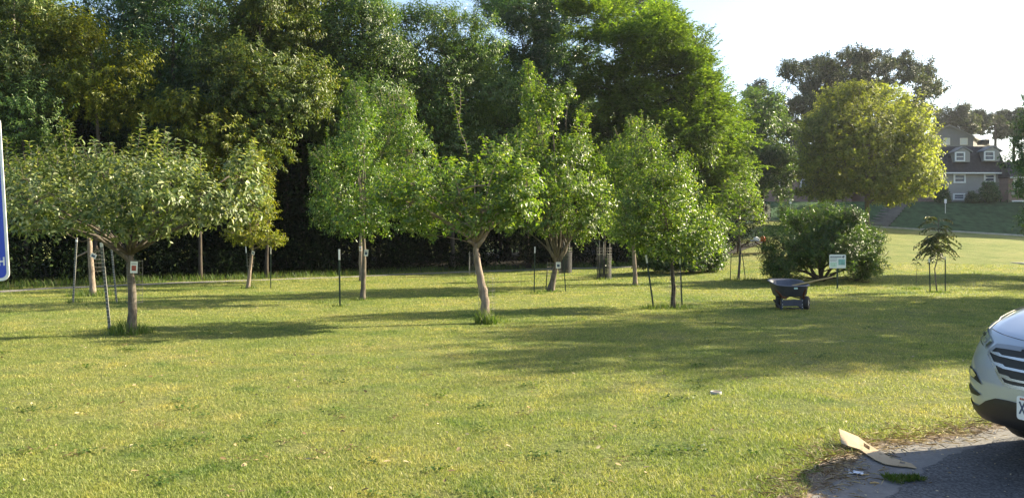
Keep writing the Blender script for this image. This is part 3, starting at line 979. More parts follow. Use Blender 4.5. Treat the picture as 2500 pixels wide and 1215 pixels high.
tree('pear_tree', 'pear tree with thin pinkish trunk standing behind the tall pear tree', 'tree', (883, 686),
     [(883, 686), (881, 645), (880, 595), (890, 500)], .10,
     [(965, 300, 68, 58), (920, 380, 75, 75), (1005, 370, 55, 60), (960, 450, 80, 60), (1020, 440, 40, 55), (990, 260, 30, 40)],
     M['pear'], M['barkpink'], ST_SMALL, OG, dens=.8, leaf=(.10, .06))
tree('apple_tree', 'apple tree with a stout twisted sunlit trunk in the middle of the lawn', 'tree', (1187, 788),
     [(1188, 790), (1184, 735), (1174, 685), (1164, 635), (1160, 592)], .098,
     [(1000, 500, 65, 55), (1060, 530, 75, 45), (1010, 450, 62, 36), (1110, 490, 75, 52), (1180, 515, 85, 45), (1245, 490, 55, 62), (1230, 425, 62, 42), (1160, 430, 55, 35), (1285, 450, 34, 55),
      (1100, 420, 36, 26), (1215, 385, 28, 26), (955, 475, 45, 36), (1275, 510, 36, 36), (1140, 545, 60, 28), (1060, 575, 30, 12)],
     M['lime'], M['barkpink'], ST_APPLE, OG, dens=.95, leaf=(.080, .05),
     shoots=[(1142, 380, 1096, 205, .8), (1205, 400, 1175, 330, .7), (1240, 400, 1236, 330, .8), (1075, 410, 1060, 372, .8), (1165, 400, 1192, 335, .7), (1268, 410, 1272, 345, .8), (1120, 300, 1124, 215, .5), (1010, 430, 985, 385, .7)],
     limbs=[dict(p=[(1160, 600), (1150, 590), (1143, 588)], r=.036, dy=-.15, e=.7), dict(p=[(1158, 600), (1155, 585), (1152, 572)], r=.03, dy=-.12, e=.5), dict(p=[(1162, 606), (1178, 585), (1190, 566), (1204, 540)], r=.05, dy=-.05),
            dict(p=[(1165, 585), (1110, 500), (1122, 465), (1150, 455), (1185, 452)], r=.025, dy=-.7, e=.6)])
tree('pear_tree', 'pear tree with leaning forked trunk and one tall spire, among three posts', 'tree', (1345, 711),
     [(1344, 711), (1351, 675), (1361, 635)], .125,
     [(1300, 245, 28, 52), (1290, 185, 15, 34), (1345, 260, 32, 36), (1310, 315, 45, 46), (1330, 385, 62, 52), (1400, 365, 52, 52), (1270, 360, 40, 46), (1290, 455, 62, 52), (1380, 455, 72, 62), (1440, 430, 42, 62),
      (1335, 535, 74, 36), (1430, 540, 55, 46), (1245, 535, 24, 34), (1388, 230, 13, 28), (1460, 500, 40, 55), (1420, 300, 22, 30)],
     M['lime'], M['bark'], ST_SMALL, OG, dens=1.15, leaf=(.105, .062),
     shoots=[(1292, 180, 1290, 145, .6), (1388, 230, 1390, 195, .6), (1410, 320, 1412, 270, .6)],
     limbs=[dict(p=[(1359, 640), (1342, 610), (1333, 580), (1330, 540)], r=.07, dy=-.2), dict(p=[(1362, 640), (1380, 610), (1390, 570), (1395, 530)], r=.09, dy=.2), dict(p=[(1385, 600), (1372, 570), (1366, 520)], r=.04)])
tree('plum_tree', 'light green plum tree with a straight bare trunk behind the right-hand orchard tree', 'tree', (1550, 697),
     [(1551, 697), (1549, 640), (1546, 600), (1545, 540)], .085,
     [(1540, 410, 62, 82), (1500, 480, 52, 72), (1560, 500, 62, 62), (1530, 560, 55, 36), (1570, 345, 46, 46), (1505, 380, 40, 46), (1545, 320, 24, 26)],
     M['lime'], M['barkpink'], ST_SMALL, OG, dens=1.0, leaf=(.10, .055))
tree('plum_tree', 'bushy green plum tree with thin dark trunk between two leaning posts, nearest the wheelbarrow', 'tree', (1643, 752),
     [(1643, 752), (1645, 700), (1640, 650), (1632, 600)], .062,
     [(1640, 565, 95, 42), (1570, 575, 62, 34), (1620, 490, 100, 46), (1690, 525, 52, 45), (1600, 435, 82, 45), (1655, 440, 52, 45), (1560, 505, 45, 45), (1640, 395, 52, 34), (1590, 365, 34, 36), (1700, 590, 45, 26), (1560, 400, 30, 40), (1600, 600, 60, 26), (1690, 615, 50, 24), (1640, 612, 60, 22), (1560, 545, 40, 30), (1515, 560, 36, 34), (1725, 560, 36, 34), (1740, 600, 30, 22)],
     M['lime'], M['barkdark'], ST_SMALL, OG, dens=1.7, leaf=(.07, .042),
     shoots=[(1560, 385, 1555, 320, .7), (1602, 370, 1592, 312, .7), (1640, 380, 1650, 330, .7)])
tree('young_tree', 'slim young tree with pale shiny leaves tied between two short stakes by the picnic table', 'tree', (1803, 683),
     [(1802, 683), (1806, 640), (1807, 605), (1804, 572), (1806, 500)], .05,
     [(1800, 535, 22, 24), (1780, 505, 26, 24), (1822, 512, 30, 20), (1810, 470, 26, 20), (1845, 527, 18, 11), (1776, 470, 20, 16), (1800, 565, 14, 10), (1760, 520, 14, 12), (1830, 480, 22, 16), (1840, 500, 22, 12), (1790, 450, 16, 12)],
     M['lime'], M['bark'], ST_SMALL, None, dens=.2, leaf=(.17, .058))

# ------------------------------------------------------------------ shrubs
def shrub(name, label, base_px, blobs, mat, stems, leaf, dens=1.0, d=None, group=None):
    b = ground_at(*base_px)
    if d is not None:
        t = (base_px[0] - CX) / FPX
        b = np.array((t * d, d, float(gz(t * d, d))))
    root = tree(name, label, 'shrub', base_px, [(base_px[0], base_px[1]), (base_px[0] + 1, base_px[1] - 14), (base_px[0] + 2, base_px[1] - 40)], .11, blobs, mat, M['barkdark'], ST_SHRUB, group, d=d, dens=dens, leaf=leaf,
                limbs=stems, depthk=1.0)
    return root
shrub('round_shrub', 'big round dark green shrub behind the wheelbarrow and the info sign', (2004, 697),
      [(1910, 605, 52, 62), (1960, 565, 62, 48), (2040, 562, 72, 52), (2098, 605, 52, 60), (1902, 655, 40, 32), (2110, 655, 40, 30), (2005, 605, 80, 42), (1942, 535, 38, 24), (2060, 534, 48, 24), (2000, 525, 52, 22), (2083, 530, 18, 14),
       (1918, 520, 14, 12), (2020, 512, 28, 12), (1960, 625, 42, 40), (2060, 625, 42, 34), (1880, 630, 22, 40), (2140, 640, 20, 30), (2130, 590, 24, 34), (1930, 680, 30, 14), (2090, 682, 34, 14)],
      M['shrub'], [dict(p=[(2003, 690), (1985, 665), (1970, 635), (1950, 600)], r=.07), dict(p=[(2004, 690), (2000, 655), (1996, 610)], r=.06, dy=.3), dict(p=[(2005, 690), (2025, 660), (2050, 630), (2075, 600)], r=.06, dy=.4),
                   dict(p=[(2005, 688), (2035, 668), (2080, 650), (2110, 645)], r=.045, dy=-.3), dict(p=[(2002, 688), (1975, 668), (1940, 655), (1910, 650)], r=.045, dy=-.2), dict(p=[(2004, 680), (2014, 640), (2030, 600)], r=.05, dy=-.2)],
      (.115, .042), 1.0, d=31.0)
shrub('spreading_shrub', 'sunlit spreading shrub at the end of the wood behind the right-hand orchard tree', (1690, 664),
      [(1600, 610, 50, 42), (1660, 600, 62, 52), (1720, 600, 50, 48), (1750, 625, 24, 32), (1690, 640, 60, 26), (1620, 648, 45, 18), (1740, 650, 24, 16), (1570, 630, 30, 30)],
      M['shrub'], [dict(p=[(1690, 664), (1660, 640), (1630, 610)], r=.05), dict(p=[(1690, 664), (1720, 640), (1735, 610)], r=.05)], (.14, .06), .8)

# ------------------------------------------------------------------ compound-leaf sapling and the tiny sapling
def frond_sapling(name, label, base_px, stem_px, fronds, stem_r, leaflet, pairs):
    b = ground_at(*base_px)
    d = b[1]
    s = d / FPX
    root = thing(name, tuple(b), label, 'sapling')
    L3 = lambda px, py, dy=0.0: W(px, py, d) - b + np.array((0, dy, 0))
    tb = MB()
    tp = [L3(*p) for p in stem_px]
    tp[0][2] = -.05
    tb.tube(tp, list(np.linspace(stem_r, stem_r * .45, len(tp))), 7)
    bs, ld, nn, lf = [], [], [], []
    for (x0, y0, x1, y1, dy) in fronds:
        a, e = L3(x0, y0), L3(x1, y1, dy)
        Lr = np.linalg.norm(e - a)
        pts = [a + (e - a) * u + np.array((0, 0, Lr * .22 * math.sin(math.pi * u))) for u in np.linspace(0, 1, 9)]
        tb.tube(pts, list(np.linspace(.007, .003, 9)), 4, cap=False)
        for i in range(pairs):
            u = .15 + .85 * (i + .5) / pairs
            k = min(7, int(u * 8)); fr = u * 8 - k
            p = pts[k] * (1 - fr) + pts[k + 1] * fr
            t = nrm(pts[k + 1] - pts[k])
            sd = nrm(np.cross(t, np.array((0, 0, 1.0))))
            for sg in (-1, 1):
                bs.append(p); ld.append(t * .35 + sd * sg * .55 + np.array((0, 0, -.50)) + rng.normal(0, .15, 3))
                nn.append(sd * -sg * .5 + t + rng.normal(0, .2, 3)); lf.append(leaflet * rng.uniform(.75, 1.2) * (1 - .3 * abs(u - .55)))
    lf = np.array(lf)
    link('trunk', tb.mesh('trunk'), M['bark'], root, smooth=True)
    leaves('crown', np.array(bs), np.array(ld), np.array(nn), lf, lf * .40, M['sumac'], root, six=True, droop=.2)
    return root
fr = []
for i in range(58):
    a = rng.uniform(0, 6.28)
    y = rng.choice([rng.uniform(532, 565), rng.uniform(572, 618), rng.uniform(572, 618)])
    r = rng.uniform(.6, 1.1) * (50 if y > 570 else 40)
    fr.append((2291, y, 2289 + math.cos(a) * r, y + rng.uniform(2, 30) - (12 if y < 560 else 0), math.sin(a) * r * .0125))
frond_sapling('compound_leaf_sapling', 'bronze-leaved sapling with drooping feathery fronds on a crooked stem between two posts', (2288, 714),
              [(2288, 714), (2285, 690), (2282, 655), (2289, 632), (2293, 600), (2291, 570), (2292, 530)], fr, .022, .14, 8)
frond_sapling('tiny_sapling', 'tiny sapling with only a few leaves left of the bronze-leaved sapling', (2237, 690),
              [(2237, 690), (2238, 665), (2239, 635)], [(2239, 645, 2226, 643, 0), (2239, 640, 2250, 646, .1), (2239, 636, 2246, 630, -.1), (2239, 636, 2233, 634, .1)], .010, .12, 3)

# ------------------------------------------------------------------ the wood on the left: every front tree is a thing, the depth behind is one mass
WG = 'tall trees along the edge of the wood'
def wood(name, label, x, d, blobs, mat, style, dens=1.0, leaf=(.17, .068), r=.13, bark=None, group=WG):
    t = (x - CX) / FPX
    z = float(gz(t * d, d))
    yb = HY - (z - CH) * FPX / d
    ymean = np.mean([q[1] for q in blobs])
    top = max(-60, min(q[1] for q in blobs))
    return tree(name, label, 'tree', (x, yb), [(x, yb), (x + rng.uniform(-8, 8), yb - 120), (x + rng.uniform(-14, 14), (yb + ymean) / 2 - 60), (x + rng.uniform(-20, 20), (ymean + top) / 2)], r, blobs, mat, bark or M['barkdark'],
                style, group, d=d, dens=dens, leaf=leaf)
wood('walnut_tree', 'feathery olive tree with drooping sprays at the far left of the wood', 20, 33.5,
     [(55, 55, 95, 75), (135, 150, 62, 62), (30, 170, 75, 65), (60, 230, 55, 50), (-60, 100, 80, 120), (40, -30, 110, 60), (-40, 240, 60, 60), (-90, -20, 90, 90)], M['olive'], ST_PIN, 1.0)
wood('boxelder_tree', 'bright yellow-green young tree leaning out of the wood above the wide apple tree', 235, 32.5,
     [(170, 85, 50, 42), (215, 120, 32, 36), (290, 165, 55, 42), (325, 185, 30, 26), (210, 225, 52, 36), (255, 260, 52, 42), (190, 190, 30, 30), (310, 270, 36, 30)], M['yell'], ST_PIN, .95, leaf=(.16, .065), r=.1)
wood('thicket_tree', 'grey-green dense small tree at the left edge of the wood beside the blue sign', 60, 32,
     [(60, 250, 62, 52), (20, 310, 62, 52), (95, 300, 45, 45), (60, 370, 70, 55), (-40, 350, 70, 80), (120, 380, 50, 50)], M['mid'], ST_WOOD, 1.1, leaf=(.12, .05), r=.1)
wood('wood_tree', 'dark shaded tree with thin pale stems between the yellow-green tree and the olive tree', 430, 41,
     [(300, 30, 80, 70), (400, 20, 90, 70), (480, 60, 80, 70), (400, 120, 90, 70), (330, 130, 70, 70), (500, 160, 80, 70), (440, 210, 80, 60), (300, 220, 60, 60), (370, -50, 130, 60), (350, 300, 80, 60), (430, 290, 80, 60), (510, 250, 70, 60), (470, 370, 90, 60), (380, 380, 80, 50), (560, 330, 60, 60)], M['dark'], ST_WOOD, 1.0)
wood('ash_tree', 'olive and gold tree with hanging leaf sprays left of the pear tree top', 650, 36,
     [(640, 340, 60, 40), (690, 60, 88, 75), (640, 160, 75, 65), (735, 200, 70, 52), (600, 240, 75, 52), (560, 60, 70, 60), (690, 260, 75, 40), (760, 240, 45, 36), (530, 170, 60, 60), (720, -30, 80, 60), (600, -30, 90, 60), (640, 290, 50, 26)], M['olive'], ST_PIN, 1.15, r=.08)
wood('understory_tree', 'small yellow-green understory tree behind the right end of the wide apple tree', 490, 34,
     [(440, 270, 60, 28), (470, 300, 52, 32), (525, 345, 52, 46), (560, 330, 28, 28), (390, 285, 40, 24), (520, 400, 40, 36)], M['yell'], ST_PIN, .85, leaf=(.19, .075), r=.08)
wood('wood_tree', 'deep green glossy rounded tree left of the narrow gap of sky', 880, 41,
     [(860, 50, 82, 72), (930, 140, 72, 72), (855, 170, 72, 62), (960, 200, 48, 52), (820, 0, 72, 52), (900, 10, 48, 40), (900, 235, 72, 42), (970, 150, 36, 46), (800, 100, 50, 60), (850, -60, 70, 50), (880, 290, 90, 50), (950, 290, 65, 55), (820, 290, 60, 60), (900, 360, 90, 55), (780, 220, 40, 50)], M['mid'], ST_WOOD, 1.15)
wood('wood_tree', 'dark green tree with a lit crown right of the narrow gap of sky', 1105, 45,
     [(1020, 75, 62, 52), (1090, 85, 55, 50), (1150, 95, 58, 52), (1200, 150, 48, 52), (1040, 180, 82, 72), (1150, 210, 75, 62), (1090, 290, 82, 62), (1210, 230, 45, 52), (1010, 260, 60, 60), (985, 130, 30, 50), (1060, 350, 80, 55), (1180, 330, 75, 60), (1120, 410, 90, 50), (1000, 340, 60, 55), (1030, 420, 70, 50), (1080, 40, 40, 24)], M['mid'], ST_WOOD, 1.05, leaf=(.19, .07))
wood('wood_tree', 'tall blue-green dark tree behind the pear tree spire', 1290, 53,
     [(1270, 20, 80, 52), (1340, 50, 72, 62), (1290, 110, 82, 62), (1370, 130, 72, 62), (1310, 200, 82, 62), (1390, 220, 62, 62), (1270, 280, 75, 62), (1360, 290, 72, 60), (1400, 20, 50, 40), (1250, 180, 40, 50), (1280, 360, 80, 60), (1380, 370, 75, 60), (1320, 440, 95, 45), (1430, 300, 60, 60), (1240, 430, 50, 40)], M['dark'], ST_WOOD, 1.05, leaf=(.21, .075))
wood('locust_tree', 'broad bright green locust tree with flat feathery layers at the right end of the wood', 1560, 49,
     [(1450, 50, 82, 52), (1540, 25, 80, 42), (1595, 80, 82, 50), (1650, 110, 72, 46), (1500, 130, 92, 52), (1570, 175, 92, 52), (1680, 175, 62, 46), (1640, 240, 92, 46), (1720, 225, 46, 40), (1735, 285, 58, 42),
      (1690, 330, 92, 46), (1765, 345, 52, 36), (1780, 390, 42, 30), (1740, 420, 72, 40), (1480, 215, 82, 60), (1500, 300, 82, 60), (1600, 310, 80, 55), (1680, 400, 70, 45), (1710, 470, 60, 40), (1640, 480, 60, 45), (1590, 400, 70, 55), (1730, 520, 40, 35), (1545, 240, 60, 50), (1560, 330, 70, 55), (1660, 180, 70, 50), (1700, 270, 70, 50), (1640, 340, 70, 50), (1540, 420, 80, 55), (1470, 400, 70, 50), (1780, 310, 30, 24), (1795, 440, 30, 26), (1760, 470, 40, 30), (1660, 550, 60, 40), (1600, 80, 60, 60), (1690, 120, 40, 30), (1762, 262, 40, 36, 1.0), (1800, 335, 36, 34, .5), (1812, 405, 30, 30, 0), (1790, 300, 30, 30, 1.5)],
     M['locust'], ST_LOC, 1.45, leaf=(.19, .085), r=.3)
wood('pale_tree', 'pale distant treetop showing above the wood', 1300, 75,
     [(1240, -5, 60, 26), (1190, 12, 30, 14), (1330, -10, 70, 30), (1560, 5, 60, 22), (1470, -15, 60, 30)], M['hazyleaf'], ST_FAR, 1.4, leaf=(.30, .12), r=.25)

def woodland():
    """the unseen depth of the wood: one mass of foliage and dim stems"""
    bs, nn = [], []
    tb = MB()
    A, B = np.array((-34.0, 33.0)), np.array((15.0, 60.0))
    e = (B - A) / np.linalg.norm(B - A); nv = np.array((-e[1], e[0]))
    Lw = np.linalg.norm(B - A)
    for i in range(214):
        u, w = rng.uniform(-8, Lw), rng.uniform(4.5, 22)
        p = A + e * u + nv * w
        if i >= 190:      # close the thin place behind the slender pear tree
            p = np.array((rng.uniform(-.34, -.22), 1.0)) * rng.uniform(42, 56)
        h = rng.uniform(12, 20) * (1 if u < Lw - 12 else .8)
        # a thinner place where the sky shows through the wood's top
        pxx = CX + FPX * p[0] / p[1]
        ytop = np.interp(pxx, [700, 930, 950, 1000, 1090, 1150, 1230, 1500, 1700, 1800], [-80, -60, 110, 90, 70, 60, 0, 20, 110, 240])
        h = min(h, CH + (HY - ytop) * p[1] / FPX - 1.2)
        z = float(gz(p[0], p[1]))
        tb.tube([(p[0], p[1], z - .1), (p[0] + rng.normal(0, .3), p[1], z + h * .5), (p[0] + rng.normal(0, .5), p[1], z + h * .9)], [.16, .11, .04], 6)
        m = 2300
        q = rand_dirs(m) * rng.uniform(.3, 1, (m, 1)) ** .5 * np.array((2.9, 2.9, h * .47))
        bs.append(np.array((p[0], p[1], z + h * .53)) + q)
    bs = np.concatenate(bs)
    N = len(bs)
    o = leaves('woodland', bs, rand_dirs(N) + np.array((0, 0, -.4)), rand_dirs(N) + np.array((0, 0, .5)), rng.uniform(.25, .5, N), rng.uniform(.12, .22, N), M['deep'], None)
    tag(o, 'dense dark wood filling the depth behind its front trees', None, None, 'stuff')
    t = tb.build('trunk', M['barkdark'], o)
    t['kind'] = 'stuff'
    # undergrowth: low dark shrubs and vines along the edge
    P = np.array(PATH)[:, :2]
    bs, nr = [], []
    for i in range(260):
        k = rng.integers(0, len(P) - 2); u = rng.random()
        p = P[k] + (P[k + 1] - P[k]) * u
        t = nrm(P[k + 1] - P[k]); nv = np.array((-t[1], t[0]))
        w = rng.uniform(2.6, 8.5)
        p = p + nv * w
        r = rng.uniform(.35, .9) + w * .1
        h = rng.uniform(.5, 1.1) + (w - 1.7) * .5
        m = int(230 * r)
        q = rand_dirs(m) * rng.uniform(.4, 1, (m, 1)) ** .5 * np.array((r, r, h * .6))
        b = np.array((p[0], p[1], float(gz(p[0], p[1])) + h * .5)) + q
        bs.append(b[b[:, 2] > gz(b[:, 0], b[:, 1]) + .03])
    for i in range(170):
        k = rng.integers(0, len(P) - 1); u = rng.random()
        p = P[k] + (P[k + 1] - P[k]) * u
        t = nrm(P[k + 1] - P[k]); nv = np.array((-t[1], t[0]))
        p = p + nv * rng.uniform(7.5, 17)
        r, h, m = rng.uniform(1.2, 2.0), rng.uniform(2.4, 4.5), 620
        q = rand_dirs(m) * rng.uniform(.3, 1, (m, 1)) ** .5 * np.array((r, r, h * .55))
        b = np.array((p[0], p[1], float(gz(p[0], p[1])) + h * .5)) + q
        bs.append(b[b[:, 2] > gz(b[:, 0], b[:, 1]) + .03])
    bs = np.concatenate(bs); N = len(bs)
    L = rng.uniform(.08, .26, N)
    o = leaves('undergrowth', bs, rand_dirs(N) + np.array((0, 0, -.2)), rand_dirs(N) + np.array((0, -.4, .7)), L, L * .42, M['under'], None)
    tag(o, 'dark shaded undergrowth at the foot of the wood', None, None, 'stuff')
woodland()
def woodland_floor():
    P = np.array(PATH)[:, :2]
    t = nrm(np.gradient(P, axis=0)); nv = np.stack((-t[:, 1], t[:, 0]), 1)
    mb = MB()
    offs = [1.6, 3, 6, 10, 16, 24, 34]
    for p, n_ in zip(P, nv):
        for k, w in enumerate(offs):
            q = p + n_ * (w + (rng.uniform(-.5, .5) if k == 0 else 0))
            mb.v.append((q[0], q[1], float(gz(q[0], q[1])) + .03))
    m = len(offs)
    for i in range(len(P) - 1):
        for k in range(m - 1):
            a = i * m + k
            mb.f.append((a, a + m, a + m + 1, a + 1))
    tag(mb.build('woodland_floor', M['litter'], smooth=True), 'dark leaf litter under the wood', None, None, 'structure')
woodland_floor()

# ------------------------------------------------------------------ trees on the right and far away
tree('maple_tree', 'large rounded yellow-green maple beside the street in front of the apartments', 'tree', (2118, 541),
     [(2118, 541), (2117, 500), (2118, 440), (2120, 330)], .24,
     [(2060, 250, 62, 40), (2150, 245, 70, 38), (2222, 298, 52, 52), (2256, 380, 34, 50), (2005, 335, 55, 62), (1992, 415, 45, 62), (2080, 330, 92, 80), (2170, 345, 85, 75), (2225, 435, 72, 45), (2120, 430, 100, 45),
      (2020, 465, 55, 26), (2256, 445, 30, 30), (2100, 222, 40, 20), (2180, 480, 60, 20), (1965, 470, 24, 10), (2130, 300, 90, 70), (2060, 400, 80, 70), (2180, 400, 90, 60), (2230, 360, 50, 60), (2040, 290, 50, 50), (2000, 380, 50, 50)],
     M['maple'], M['bark'], ST_MAPLE, None, d=71.0, dens=.8, leaf=(.24, .17), limbs=[dict(p=[(2118, 500), (2150, 470), (2190, 420)], r=.1), dict(p=[(2118, 480), (2080, 440), (2040, 400)], r=.1)])
tree('tall_tree', 'tall dark open-crowned tree rising behind the yellow-green maple', 'tree', (1950, 500),
     [(1950, 500), (1948, 420), (1955, 330), (1990, 250)], .5,
     [(2070, 150, 58, 40), (2000, 190, 50, 46), (1930, 178, 28, 22), (1850, 222, 26, 16), (1885, 265, 48, 44), (1925, 320, 42, 50), (2130, 195, 52, 46), (2180, 145, 34, 26), (2230, 185, 50, 34), (2275, 190, 30, 22), (2250, 245, 40, 26),
      (1975, 250, 60, 42), (2290, 215, 20, 14), (2060, 230, 60, 40), (2260, 285, 40, 25)],
     M['hazyleaf'], M['barkdark'], ST_FAR, None, d=108.0, dens=1.15, leaf=(.42, .19),
     limbs=[dict(p=[(1952, 380), (1990, 290), (2050, 200), (2080, 150)], r=.3), dict(p=[(1985, 300), (2080, 240), (2150, 200), (2220, 185)], r=.22), dict(p=[(1952, 380), (1920, 300), (1870, 250)], r=.2)])
tree('round_tree', 'shaded green tree between the locust tree and the left apartment block', 'tree', (1862, 520),
     [(1862, 520), (1862, 470), (1862, 380)], .2, [(1880, 420, 55, 42), (1845, 370, 46, 52), (1855, 290, 42, 46), (1830, 455, 32, 32), (1905, 450, 26, 22), (1890, 380, 36, 40), (1840, 250, 24, 22), (1828, 330, 36, 52), (1812, 420, 34, 50), (1905, 330, 34, 44), (1875, 240, 34, 26), (1800, 480, 30, 36), (1920, 400, 24, 34)],
     M['mid'], M['barkdark'], ST_FAR, None, d=77.0, dens=2.2, leaf=(.26, .14))
tree('edge_tree', 'dark leafy tree cut by the right edge of the photo in front of the apartments', 'tree', (2690, 660),
     [(2690, 660), (2685, 520), (2680, 420), (2670, 260)], .22,
     [(2505, 320, 30, 44, .2), (2496, 390, 36, 36, -.3), (2514, 455, 38, 36, .2), (2520, 535, 32, 32, 0), (2452, 402, 8, 5, 0), (2565, 280, 52, 60, .3), (2590, 400, 64, 70, -.6), (2585, 500, 56, 44, .4), (2515, 248, 14, 20, 0), (2484, 352, 18, 14, .2), (2700, 310, 110, 90, .5), (2760, 290, 110, 70, -1), (2640, 270, 70, 56, .5), (2720, 430, 110, 80, 0)],
     M['dark'], M['barkdark'], ST_EDGE, None, d=36.0, dens=.9, leaf=(.15, .065))
FG = 'hazy trees behind the apartments'
for k, (lab, bl) in enumerate([('hazy treetop just right of the maple above the roof', [(2330, 275, 32, 22), (2360, 300, 30, 20), (2310, 310, 26, 26)]), ('hazy rounded trees above the ridge of the grey roof', [(2400, 300, 34, 20), (2430, 310, 30, 20), (2385, 285, 20, 12)]),
                                ('hazy tree low at the right behind the grey roof', [(2455, 290, 30, 18), (2475, 305, 36, 24), (2500, 300, 36, 30)])]):
    x = bl[1][0]
    tree('far_tree', lab, 'tree', (x, 420), [(x, 420), (x, 360), (x, 300)], .35, bl, M['hazyleaf'], M['barkdark'], ST_FAR, FG, d=150.0 + 6 * k, dens=1.0, leaf=(.6, .28))
# trees outside the frame on the right: they throw the shade over the lawn, the bank and the street
SG = 'shade trees outside the frame'
def shade_tree(pos, h, r, label, mat, dens=1.2):
    global rng
    rng = np.random.default_rng(zlib.crc32(label.encode()) + 1)
    b = np.array((pos[0], pos[1], float(gz(*pos))))
    s = FPX / b[1]
    c = CX + b[0] * s
    row = lambda z: HY - (b[2] + z - CH) * s
    bl = [(c + rng.uniform(-.6, .6) * r * s, row(h * rng.uniform(.38, .86)), r * .45 * s, r * .40 * s, rng.uniform(-.6, .6) * r) for _ in range(13)]
    return tree('shade_tree', label, 'tree', (c, row(0)), [(c, row(0)), (c, row(h * .3)), (c, row(h * .7))], .25, bl, mat, M['barkdark'], ST_FAR, SG, base=b, dens=dens, leaf=(.26, .13))
st0 = shade_tree((25.1, 22.2), 13.5, 6.9, 'large shade tree just outside the right of the frame', M['mid'])
st1 = shade_tree((78.5, 99.0), 27.0, 7.0, 'big tree standing right of the apartments', M['dark'], 4.0)  # added out of view to shade the bank; the label seeds its shape
for x, y in ((76, 91), (82, 94), (82, 107), (88, 100), (88, 112)):
    c = copy_tree(st1)
    c.location = (x, y, float(gz(x, y)))
    c.rotation_euler = (0, 0, rng.uniform(0, 6))
    c['label'] = 'big unseen tree added right of the apartments to shade the bank'
c = copy_tree(st0)
c.location = (34.0, 30.5, float(gz(34.0, 30.5)))
c.rotation_euler = (0, 0, 2.0)
c.scale = (.9, .9, .62)
c['label'] = 'second large shade tree further back outside the frame'
# ------------------------------------------------------------------ posts, cages, guards and tags of the orchard
def post(label, top_px, base_px, kind='green', tip=.26, w=.034, group='steel posts beside the orchard trees'):
    g = ground_at(*base_px)
    top = W(top_px[0], top_px[1], g[1])
    root = thing('stake_post', tuple(g), label, 'post', group)
    v = Vector(top - g); L = v.length; dn = v.normalized()
    mb, st = MB(), MB()
    a = -dn * .12
    u = L - tip if tip else L
    mb.bar(a, dn * u, w, .006, up=(0, -1, .02))
    mb.bar(a + Vector((0, w * .5 + .004, 0)), dn * u + Vector((0, w * .5 + .004, 0)), .006, w, up=(0, -1, .02))
    k = 0
    z = .15
    while z < u - .02:
        st.box(dn * z + Vector((0, -.006, 0)), (w * (.9 if kind == 'grey' else .5), .008, .022 if kind == 'grey' else .012))
        z += .065
    k = len(mb.f)
    mb.add(st.v, st.f)
    sh = mb.build('shaft', M['postgreen'] if kind == 'green' else M['postgrey'], root)
    sh.data.materials.append(M['stud'] if kind == 'grey' else M['postgreen'])
    sh.data.polygons.foreach_set('material_index', [0] * k + [1] * (len(sh.data.polygons) - k))
    if tip:
        t = MB()
        t.bar(dn * (u + .0005), dn * L, w * 1.03, .0075, up=(0, -1, .02))
        t.bar(dn * (u + .0005) + Vector((0, w * .5 + .005, 0)), dn * L + Vector((0, w * .5 + .005, 0)), .0075, w, up=(0, -1, .02))
        t.build('white_tip', M['white'], root)
    return root
post('worn grey studded post leaning left behind the wide apple tree', (187, 581), (178, 739), 'grey', .10, .045)
post('tall worn studded post leaning left just in front of the wide apple tree', (247, 592), (268, 806), 'grey', .08, .05)
post('dark post with pale edge leaning left, close behind the tall studded post', (270, 586), (285, 740), 'grey', .08, .045)
post('thin pale-topped post touching the slender yellow-green pear trunk', (600, 602), (607, 690), 'green', .25)
post('white-tipped post right of the slender yellow-green pear tree', (661, 602), (661, 703))
post('white-tipped dark green post standing alone left of the tall pear tree', (828, 608), (830, 748), 'green', .27, .042)
post('white-tipped post left of the leaning forked pear trunk', (1306, 602), (1304, 717), 'green', .2)
post('short dark post just left of the leaning forked pear trunk', (1337, 640), (1333, 707), 'green', 0)
post('dark post leaning left against the leaning forked pear tree', (1374, 605), (1381, 711), 'green', 0)
post('dark post leaning left, left of the bushy plum tree by the wheelbarrow', (1577, 622), (1596, 752), 'green', .2, .042)
post('white-tipped post right of the bushy plum tree by the wheelbarrow', (1660, 628), (1665, 745), 'green', .16, .038)
post('left post of the bronze-leaved sapling', (2269, 630), (2271, 714), 'green', .14)
post('right post of the bronze-leaved sapling', (2308, 626), (2308, 712), 'green', .10)
post('thin dark stake left of the slim young tree', (1785, 618), (1783, 684), 'green', 0, .03)
post('thin dark stake leaning on the right of the slim young tree', (1812, 620), (1820, 681), 'green', 0, .03)

def wire_cage(label, px, base_px, h0, h1, r, name='wire_cage', nv=9, wire=.0023, step=.12):
    g = ground_at(*base_px)
    c = np.array(((px - CX) / FPX * g[1], g[1], g[2]))
    root = MB()
    for i in range(nv):
        a = 2 * math.pi * i / nv
        root.tube([(math.cos(a) * r, math.sin(a) * r, h0), (math.cos(a) * r * 1.02, math.sin(a) * r, (h0 + h1) / 2), (math.cos(a) * r * .98, math.sin(a) * r, h1)], wire, 4)
    z = h0
    while z <= h1 + .001:
        pts = [(math.cos(a) * r, math.sin(a) * r, z) for a in np.linspace(0, 2 * math.pi, 15)]
        root.tube(pts, wire, 4, cap=False)
        z += step
    o = root.build(name, M['wire'])
    o.location = tuple(c)
    return tag(o, label, 'wire cage', 'wire cages round trunks')
wire_cage('bent wire cage around the forked trunk of the wide apple tree', 329, (322, 815), .55, 1.28, .13)
wire_cage('wire cage on the pale trunk behind the wide apple tree', 236, (228, 722), .75, 1.45, .13)
wire_cage('narrow wire cage by the slender yellow-green pear trunk', 611, (606, 704), .8, 1.25, .12)
wire_cage('thin wire cage round the stout twisted trunk', 1188, (1187, 789), .05, .95, .16, wire=.002)
